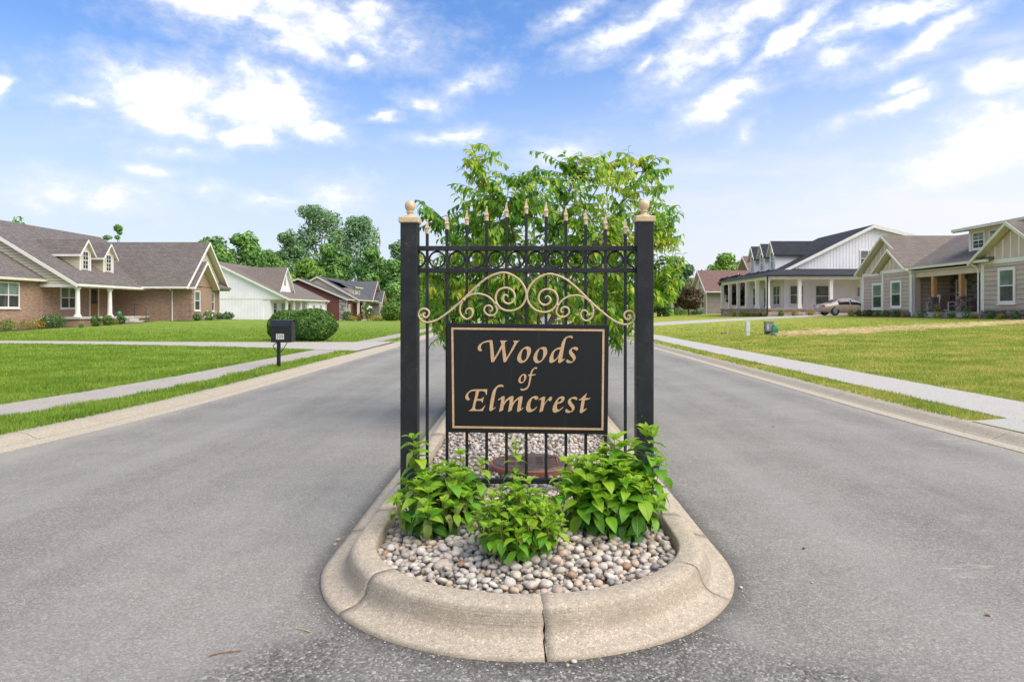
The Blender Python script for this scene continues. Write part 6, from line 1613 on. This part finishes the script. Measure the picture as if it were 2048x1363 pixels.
# ------------------------------------------------------------------ house-side shrubs
def gl(px, py):
    Y = 30.0
    for _ in range(80): Y = .5 * Y + .5 * (EYE - zl((px - CX) / F * Y, Y)) * F / max(6, (py - CY))
    return (px - CX) / F * Y, Y
def bush(label, px, py, Y, w, h, mat, n=420, size=None, zf=zl, extra=None, name='shrub', group=None, shell=.45, lump=.22):
    """w, h in pixels of the photograph, at depth Y"""
    x = (px - CX) / F * Y; s = Y / F; z = zf(x, Y); r = w * s / 2
    return shrub(name, label, x, Y, z - .03, (r, r * .9, h * s / 2 + .02), mat, n, size or max(.03, s * 1.5), group=group, extra=extra, shell=shell, lump=lump)
bush('leafy grey green bush cut by the left edge of the photo', 8, 683, 39.5, 42, 26, 'shrub_md', name='bush')
bush('yellow green spirea under the wide window of the brick house', 18, 670, 41.5, 34, 24, 'shrub_yl', name='bush')
bush('yellow amber spirea between the wide window and the hydrangea', 64, 666, 42.6, 46, 24, 'shrub_yl', name='bush')
bush('rusty amber edge of spirea touching the white flowered hydrangea', 83, 660, 43.0, 18, 16, 'shrub_or', 200, name='bush')
bush('round dark hydrangea with pale flower heads by the brick porch', 106, 663, 43.6, 50, 30, 'shrub_dk', 1100, extra=('petal', 14, .05), name='hydrangea_bush')
bush('clipped dark boxwood ball at the porch left of its twin', 192, 654, 44.9, 21, 22, 'box', 600, name='boxwood')
bush('clipped dark boxwood ball at the porch right of its twin', 215, 652, 46.1, 21, 22, 'box', 600, name='boxwood')
bush('reddish green shrub near the black handrail', 242, 646, 47.6, 19, 19, 'shrub_dk', 400, name='bush')
bush('small lime green tuft beside the boxwood balls', 231, 650, 47.0, 13, 11, 'shrub_yl', 160, name='bush')
bush('tiny pale tuft in the bed under the porch', 163, 658, 43.6, 11, 8, 'shrub_md', 120, name='bush')
bush('low green shrub left of the narrow brick gable window', 394, 641, 51.4, 20, 15, 'shrub_dk', 350, name='bush')
bush('flowering shrub with white blooms under the brick gable window', 419, 641, 52.6, 26, 19, 'shrub_md', 500, extra=('petal', 14, .07), name='bush')
bush('dark shrub right of the white flowering shrub', 440, 641, 54, 18, 14, 'shrub_dk', 350, name='bush')
bush('dark spreading shrub at the corner of the brick gable wing', 456, 641, 57, 26, 15, 'shrub_dk', 450, name='bush')
x = -28.9; MB().lathe([(.10, 0), (.16, .10), (.20, .25), (.10, .36), (.02, .38)], (x, 48.9, .76), 10).thing('garden_pot', MT['green_pl'], 'bright green garden pot on the brick porch behind the boxwood', 'pot', (x, 48.9, .76), smooth=True)
# clipped round bushes behind the mailbox
bush('clipped boxwood mound directly behind the mailbox', 577, 684, 24.6, 84, 62, 'box', 16000, .036, name='boxwood', shell=.75, lump=.09)
bush('larger clipped boxwood mound right of the mailbox', 627, 684, 24.3, 94, 66, 'box', 18000, .036, name='boxwood', shell=.75, lump=.09)
# beds of the far brick house and the weeping shrub
bush('dark green shrub before the far brick porch', 694, 646, 100, 24, 20, 'shrub_dk', 500, name='bush')
bush('amber shrub before the far brick porch', 719, 645, 100, 16, 15, 'shrub_or', 300, name='bush')
bush('tall pale flowering magnolia before the far brick house', 735, 646, 100, 26, 40, 'shrub_md', 700, extra=('petal', 26, .16), name='magnolia')
bush('small yellow green shrub between the amber and dark shrubs', 704, 648, 98, 18, 11, 'shrub_yl', 250, name='bush')
bush('purple shrub at the stone gable of the far brick house', 763, 642, 103, 12, 12, 'plum', 250, name='bush')
bush('spreading pale yellow shrub under the stone gable', 752, 648, 98, 34, 12, 'shrub_yl', 350, name='bush')
bush('weeping round topped shrub left of the black gate post', 783, 652, 80, 44, 36, 'shrub_md', 1600, .13, name='weeping_shrub')
# bed of the white farmhouse
for i, (px, w, h, lab, mt) in enumerate([(1467, 12, 9, 'small yellow tuft under the farthest farmhouse columns', 'shrub_yl'), (1484, 15, 11, 'yellow green shrub left of the farmhouse door steps', 'shrub_yl'), (1494, 12, 8, 'low yellow shrub beside the stone porch base, middle of the row', 'shrub_yl'),
        (1507, 14, 8, 'low wide yellow shrub before the farmhouse door', 'shrub_yl'), (1519, 12, 8, 'low yellow shrub left of the last front column', 'shrub_yl'), (1531, 10, 8, 'tiny yellow shrub next to the black downspout', 'shrub_yl'),
        (1562, 13, 12, 'green shrub right of the black downspout', 'shrub_md'), (1589, 12, 10, 'yellow green shrub under the first side window of the farmhouse', 'shrub_yl'), (1621, 13, 9, 'yellow green shrub just behind the car tail', 'shrub_yl')]):
    bush(lab, px, 625, 61.6 if px > 1535 else 62 + (1538 - px) * .10, w, h, mt, 160, zf=zr, name='bush')
# bed of the tan house
TB = [(1702, 14, 12, 'pale green tuft by the car at the tan house corner', 'shrub_yl'), (1718, 12, 13, 'green shrub at the far corner board of the tan house', 'shrub_md'), (1728, 12, 9, 'pinkish amber tuft at the far corner of the tan house', 'shrub_or'), (1740, 12, 13, 'dark shrub under the far left tan window', 'shrub_dk'),
      (1752, 13, 10, 'yellow green shrub between the two left tan windows', 'shrub_yl'), (1771, 16, 14, 'bright green shrub left of the second tan window', 'shrub_md'), (1794, 15, 15, 'dark shrub below the second tan window', 'shrub_dk'), (1806, 10, 9, 'brownish tuft right of the second tan window', 'shrub_or'),
      (1843, 24, 15, 'wide dark shrub left of the porch rocking chairs', 'shrub_dk'), (1874, 16, 14, 'yellow green shrub below the left timber post', 'shrub_yl'), (1903, 18, 15, 'bright green shrub below the right rocking chair', 'shrub_md'), (1933, 22, 21, 'tall green shrub at the porch step', 'shrub_md'),
      (1948, 15, 11, 'amber green shrub before the porch door', 'shrub_yl'), (1982, 19, 16, 'dark shrub left of the big right window', 'shrub_dk'), (2001, 15, 12, 'yellow green shrub under the big right window', 'shrub_yl'), (2030, 17, 18, 'round dark shrub right of the big right window', 'shrub_dk')]
for px, w, h, lab, mt in TB:
    X = 25.7 if px > 1760 else 26.3; Y = X * F / (px - CX)
    bush(lab, px, 630, Y, w, h, mt, 220, zf=zr, name='bush')
# mulch beds
for pts, zf in (([(26.2, 33.5), (26.2, 46), (25.9, 50), (26.6, 54.5)], zr), ([(-30.6, 38), (-30.4, 44), (-28.5, 46.5), (-28.2, 51)], zl)):
    near = [(a - .55 if zf is zr else a + .9, b) for a, b in pts]; far = [(a + .9 if zf is zr else a - 1.2, b) for a, b in pts]
    sheet('planting_bed', near, far, zf, MT['mulch'], .015, 20, 3)
sheet('planting_bed', [(-25.0, 51.2), (-24.6, 59)], [(-26.5, 51.2), (-26.5, 59)], zl, MT['mulch'], .015, 10, 3)
sheet('planting_bed', [(22.0, 61.2), (32, 61.2)], [(22.0, 62.6), (32, 62.6)], zr, MT['stone_tan'], .015, 10, 3)
sheet('planting_bed', [(-26.5, 98), (-20, 98)], [(-27.5, 108), (-24, 112)], zl, MT['mulch'], .03, 10, 3)

# ------------------------------------------------------------------ straw along the new turf seam
line = [(9.9, 26.2), (12.2, 27.0), (13.2, 27.4), (16, 28.5), (19, 29.5), (22.6, 30.8), (27, 32.3)]
n = 15000; t = NPR.random(n) ** .95; LA = np.array(line); ss = np.linspace(0, 1, len(line))
cx_ = np.interp(t, ss, LA[:, 0]); cy_ = np.interp(t, ss, LA[:, 1]); wdt = np.interp(t, [0, .12, .3, 1], [.3, .95, .75, .5])
nb = np.array([mnoise.noise(Vector((a * 1.3, 0, 7))) for a in cx_])
X = cx_ + NPR.normal(0, .12, n); Yv = cy_ + NPR.normal(0, 1, n) * wdt * .8 * (1 + .9 * nb) + nb * .5
Z = np.array([zr(a, b) for a, b in zip(X, Yv)]) + NPR.uniform(.0, .10, n)
an = NPR.uniform(0, 6.28, n); L = NPR.uniform(.06, .16, n); dx, dy = np.cos(an) * L, np.sin(an) * L; dz = NPR.uniform(-.03, .05, n); wv = .009
Vv = np.stack([np.stack([X - dx, Yv - dy, Z], 1), np.stack([X + dx, Yv + dy, Z + dz], 1), np.stack([X + dx - np.sin(an) * wv, Yv + dy + np.cos(an) * wv, Z + dz + .008], 1), np.stack([X - dx - np.sin(an) * wv, Yv - dy + np.cos(an) * wv, Z + .008], 1)], 1)
o = link('straw', np_mesh('straw', Vv.reshape(-1, 3), np.arange(n * 4), 4, MT['straw']), kind='stuff'); o['label'] = 'pale straw scattered along the seam of the new turf'

# ------------------------------------------------------------------ litter on the road
def litter(name, label, cat, x, y, mat, pts, r):
    MB().tube([(x + a, y + b, c) for a, b, c in pts], r, 5).thing(name, MT[mat], label, cat, (x, y, 0))
litter('twig', 'reddish dry twig lying on the rough asphalt left of the island nose', 'twig', wx(450, 2.385), 2.385, 'twig', [(-.045, -.02, .006), (-.01, 0, .007), (.02, .008, .007), (.05, .018, .006)], .0026)
litter('twig', 'thin pale straw stalk on the asphalt close to the island kerb', 'twig', wx(606, 2.56), 2.56, 'straw', [(-.03, .012, .005), (0, .0, .005), (.035, -.02, .005)], .0018)
for (px, py, r, lab) in ((1482, 1176, .011, 'white stone chip on the asphalt right of the island nose'), (1624, 1165, .007, 'small pale stone chip on the right lane'), (676, 1080, .014, 'pale pebble lying against the left side of the island kerb'), (670, 1089, .009, 'smaller pale pebble beside the island kerb'),
                     (1135, 1331, .008, 'small stone chip below the front joint of the island kerb'), (1148, 1324, .012, 'grey stone chip at the foot of the front kerb')):
    Y = EYE * F / (py - CY); x = wx(px, Y)
    bm_o = bpy.data.objects.new('stone_chip', RND.choice(stones)); COL.objects.link(bm_o); bm_o.location = (x, Y, r * .4); bm_o.scale = (r, r, r); tag(bm_o, lab, 'stone', 'loose stones on the road'); bm_o.rotation_euler = (0, 0, RND.uniform(0, 6))
for (px, py, lab) in ((1612, 1099, 'small brown dead leaf on the right lane'), (1968, 1229, 'rust coloured dead leaf near the right edge of the road'), (1543, 854, 'orange dead leaf farther up the right lane')):
    Y = EYE * F / (py - CY); x = wx(px, Y); o = bpy.data.objects.new('dead_leaf', leaf_mesh('dead_leaf', MT['twig'], .6, .9, .6, 4)); COL.objects.link(o)
    o.location = (x, Y, .006); o.rotation_euler = (0, 0, RND.uniform(0, 6)); o.scale = (.034,) * 3; tag(o, lab, 'leaf', 'dead leaves on the road')

# ------------------------------------------------------------------ trees behind the houses
def bt(label, px, ptop, pw, Y, mat, n=2600, size=.45, lobes=None, lean=0, name='tree', zg=None, group='trees behind the houses', seed=0, tr=.3, airy=False, low=.12):
    """px centre, ptop crown top, pw crown width in pixels of the photograph at depth Y"""
    x = (px - CX) / F * Y; s = Y / F; zt = EYE + (CY - ptop) * s; z0 = (zl if x < 0 else zr)(x, min(Y, 120)); h = zt - z0; w = pw * s / 2
    rr = random.Random(seed + px)
    if lobes is None:
        lobes = [(0, 0, h * .56, w * .68, w * .65, h * .36, .30)]
        k = 8
        for i in range(k):
            a = i * 2.4 + rr.uniform(-.4, .4); q = rr.uniform(.35, .72) * w; zz = h * (low + .25 + (.68 - low) * (i + .5) / k); f = rr.uniform(.32, .50) * (1.05 - .45 * (i / k))
            lobes.append((math.cos(a) * q * (1 - .55 * (i / k) ** 2), math.sin(a) * q * .7, zz, w * f * 1.25, w * f * 1.2, min(h * .20, w * f), .10))
        lobes.append((rr.uniform(-.12, .12) * w, 0, h * .90, w * .34, w * .34, h * .105, .06))
    else:
        lobes = [(a * w, b * w, c * h, d * w, d * w, e * h, f) for a, b, c, d, e, f in lobes]
    return big_tree(name, label, x, Y, z0, h, lobes, mat, int(n * 1.8), size * .72, tr, lean * w, group)
AIRY = [(-.45, 0, .62, .40, .14, .16), (-.1, 0, .72, .35, .13, .16), (.25, .1, .86, .50, .11, .24), (-.05, -.1, .93, .38, .07, .14), (.55, 0, .72, .30, .08, .10), (-.75, 0, .50, .30, .12, .12), (.1, 0, .52, .5, .10, .12)]
bt('tall open crowned tree with bare leaning trunk rising above the woods', 628, 409, 150, 155, 'wood_c', 3000, .42, AIRY, .35, tr=.35)
FAN = [(0, 0, .62, .70, .20, .24), (-.45, 0, .74, .38, .16, .14), (.42, 0, .76, .40, .16, .14), (0, 0, .86, .48, .13, .18), (-.2, .1, .92, .30, .08, .09), (.22, 0, .92, .30, .08, .09), (.1, 0, .42, .6, .16, .14)]
bt('tall feathery round topped tree right of the leaning tree', 716, 430, 112, 160, 'wood_c', 3400, .38, FAN, 0)
bt('dark broad tree just right of the brick gable', 428, 472, 120, 120, 'wood_a', 3000, .42)
bt('broad crowned tree above the white house ridge', 492, 463, 110, 125, 'wood_a', 3000, .42)
bt('dark tree in the gap right of the white house ridge tree', 545, 498, 80, 140, 'wood_a', 2200, .42)
bt('spreading grey green tree left of the leaning tree', 580, 458, 90, 150, 'wood_c', 2400, .42)
bt('light green rounded tree over the white house dormer', 560, 540, 130, 128, 'wood_b', 3000, .40)
bt('bright green tree behind the far brick house, left', 620, 520, 120, 138, 'wood_b', 3000, .42)
bt('rounded mid green tree over the far brick roof', 668, 484, 100, 140, 'wood_a', 3000, .42)
bt('mid green tree behind the far brick gable', 745, 492, 90, 140, 'wood_a', 2600, .42)
bt('dark tree right of the far brick house by the gate post', 800, 520, 90, 138, 'wood_a', 2800, .42)
bt('slender feathery tree beside the left gate post', 795, 478, 60, 150, 'wood_c', 1600, .36)
bt('low dark tree filling the gap beside the far brick house', 790, 570, 80, 132, 'wood_a', 2200, .42, low=.0)
bt('green tree seen between the left gate post and the first picket', 850, 540, 90, 140, 'wood_b', 2400, .42)
bt('rounded green tree down the road behind the gate', 915, 560, 90, 150, 'wood_a', 2400, .45)
bt('blue green tree far down the road behind the gate', 985, 566, 90, 165, 'wood_c', 2200, .45)
bt('green tree far down the road right of the gate centre', 1060, 568, 90, 170, 'wood_a', 2200, .45)
bt('pale tree far down the road behind the right pickets', 1140, 562, 90, 165, 'wood_b', 2200, .45)
bt('tree far down the road nearest the right gate post', 1220, 556, 90, 150, 'wood_a', 2200, .45)
bt('small sprig of a tree showing over the brick house ridge', 236, 448, 16, 100, 'wood_a', 160, .3, [(0, 0, .96, 1, .035, .6), (.4, 0, .91, .6, .02, .2), (-.2, 0, .86, .6, .02, .2)], tr=.15)
bt('treetop showing over the left end of the brick house roof', 34, 430, 60, 95, 'wood_a', 900, .35)
bt('second sprig showing over the brick house ridge', 215, 470, 20, 105, 'wood_c', 120, .25, [(0, 0, .97, .8, .03, 1)], tr=.12)
# right side
bt('upright blue green tree right of the gate post', 1352, 512, 78, 105, 'wood_c', 3000, .36)
bt('dark low green tree right of the gate post in front of the pale garage', 1318, 566, 62, 82, 'wood_a', 2600, .30, low=-.1)
bt('light green rounded tree rising over the red roof', 1452, 505, 94, 125, 'wood_b', 3200, .36)
bt('small dark treetop at the red roof ridge left of the light tree', 1402, 538, 22, 118, 'wood_a', 300, .3)
bt('reddish brown leaved small tree beside the red roof house', 1377, 574, 64, 86, 'rust_leaf', 2600, .26, tr=.12)
PLUM = [(0, 0, .62, .7, .20, .4), (-.45, 0, .78, .45, .15, .2), (.45, 0, .80, .45, .14, .2), (0, 0, .88, .4, .10, .1), (.1, 0, .38, .6, .16, .25)]
bt('dark purple leaved plum tree behind the farmhouse porch columns', 1475, 548, 82, 80, 'plum', 3600, .24, PLUM, name='plum_tree', tr=.15)
bush('low green ornamental grass by the red roof house', 1358, 621, 90, 40, 14, 'shrub_md', 500, zf=zr, name='bush'); bush('small dark shrubs bed at the red roof house front', 1392, 622, 88, 30, 9, 'shrub_dk', 300, zf=zr, name='bush')
# the wood behind reads as one mass
C = []
for i in range(60):
    x = -190 + i * 6.5 + RND.uniform(-3, 3); y = 185 + RND.uniform(0, 30); hgt = RND.uniform(8, 15) if x < 60 else RND.uniform(7, 10)
    if x > 40: y += 30
    C.append(cards(420, (x, y, hgt * .52 - 1), (6.5, 6, hgt * .55), .75, RND, .4, .6, .3))
o = link('woods', card_mesh('woods', C, MT['wood_a']), kind='stuff'); o['label'] = 'far green wood closing the view behind the houses'
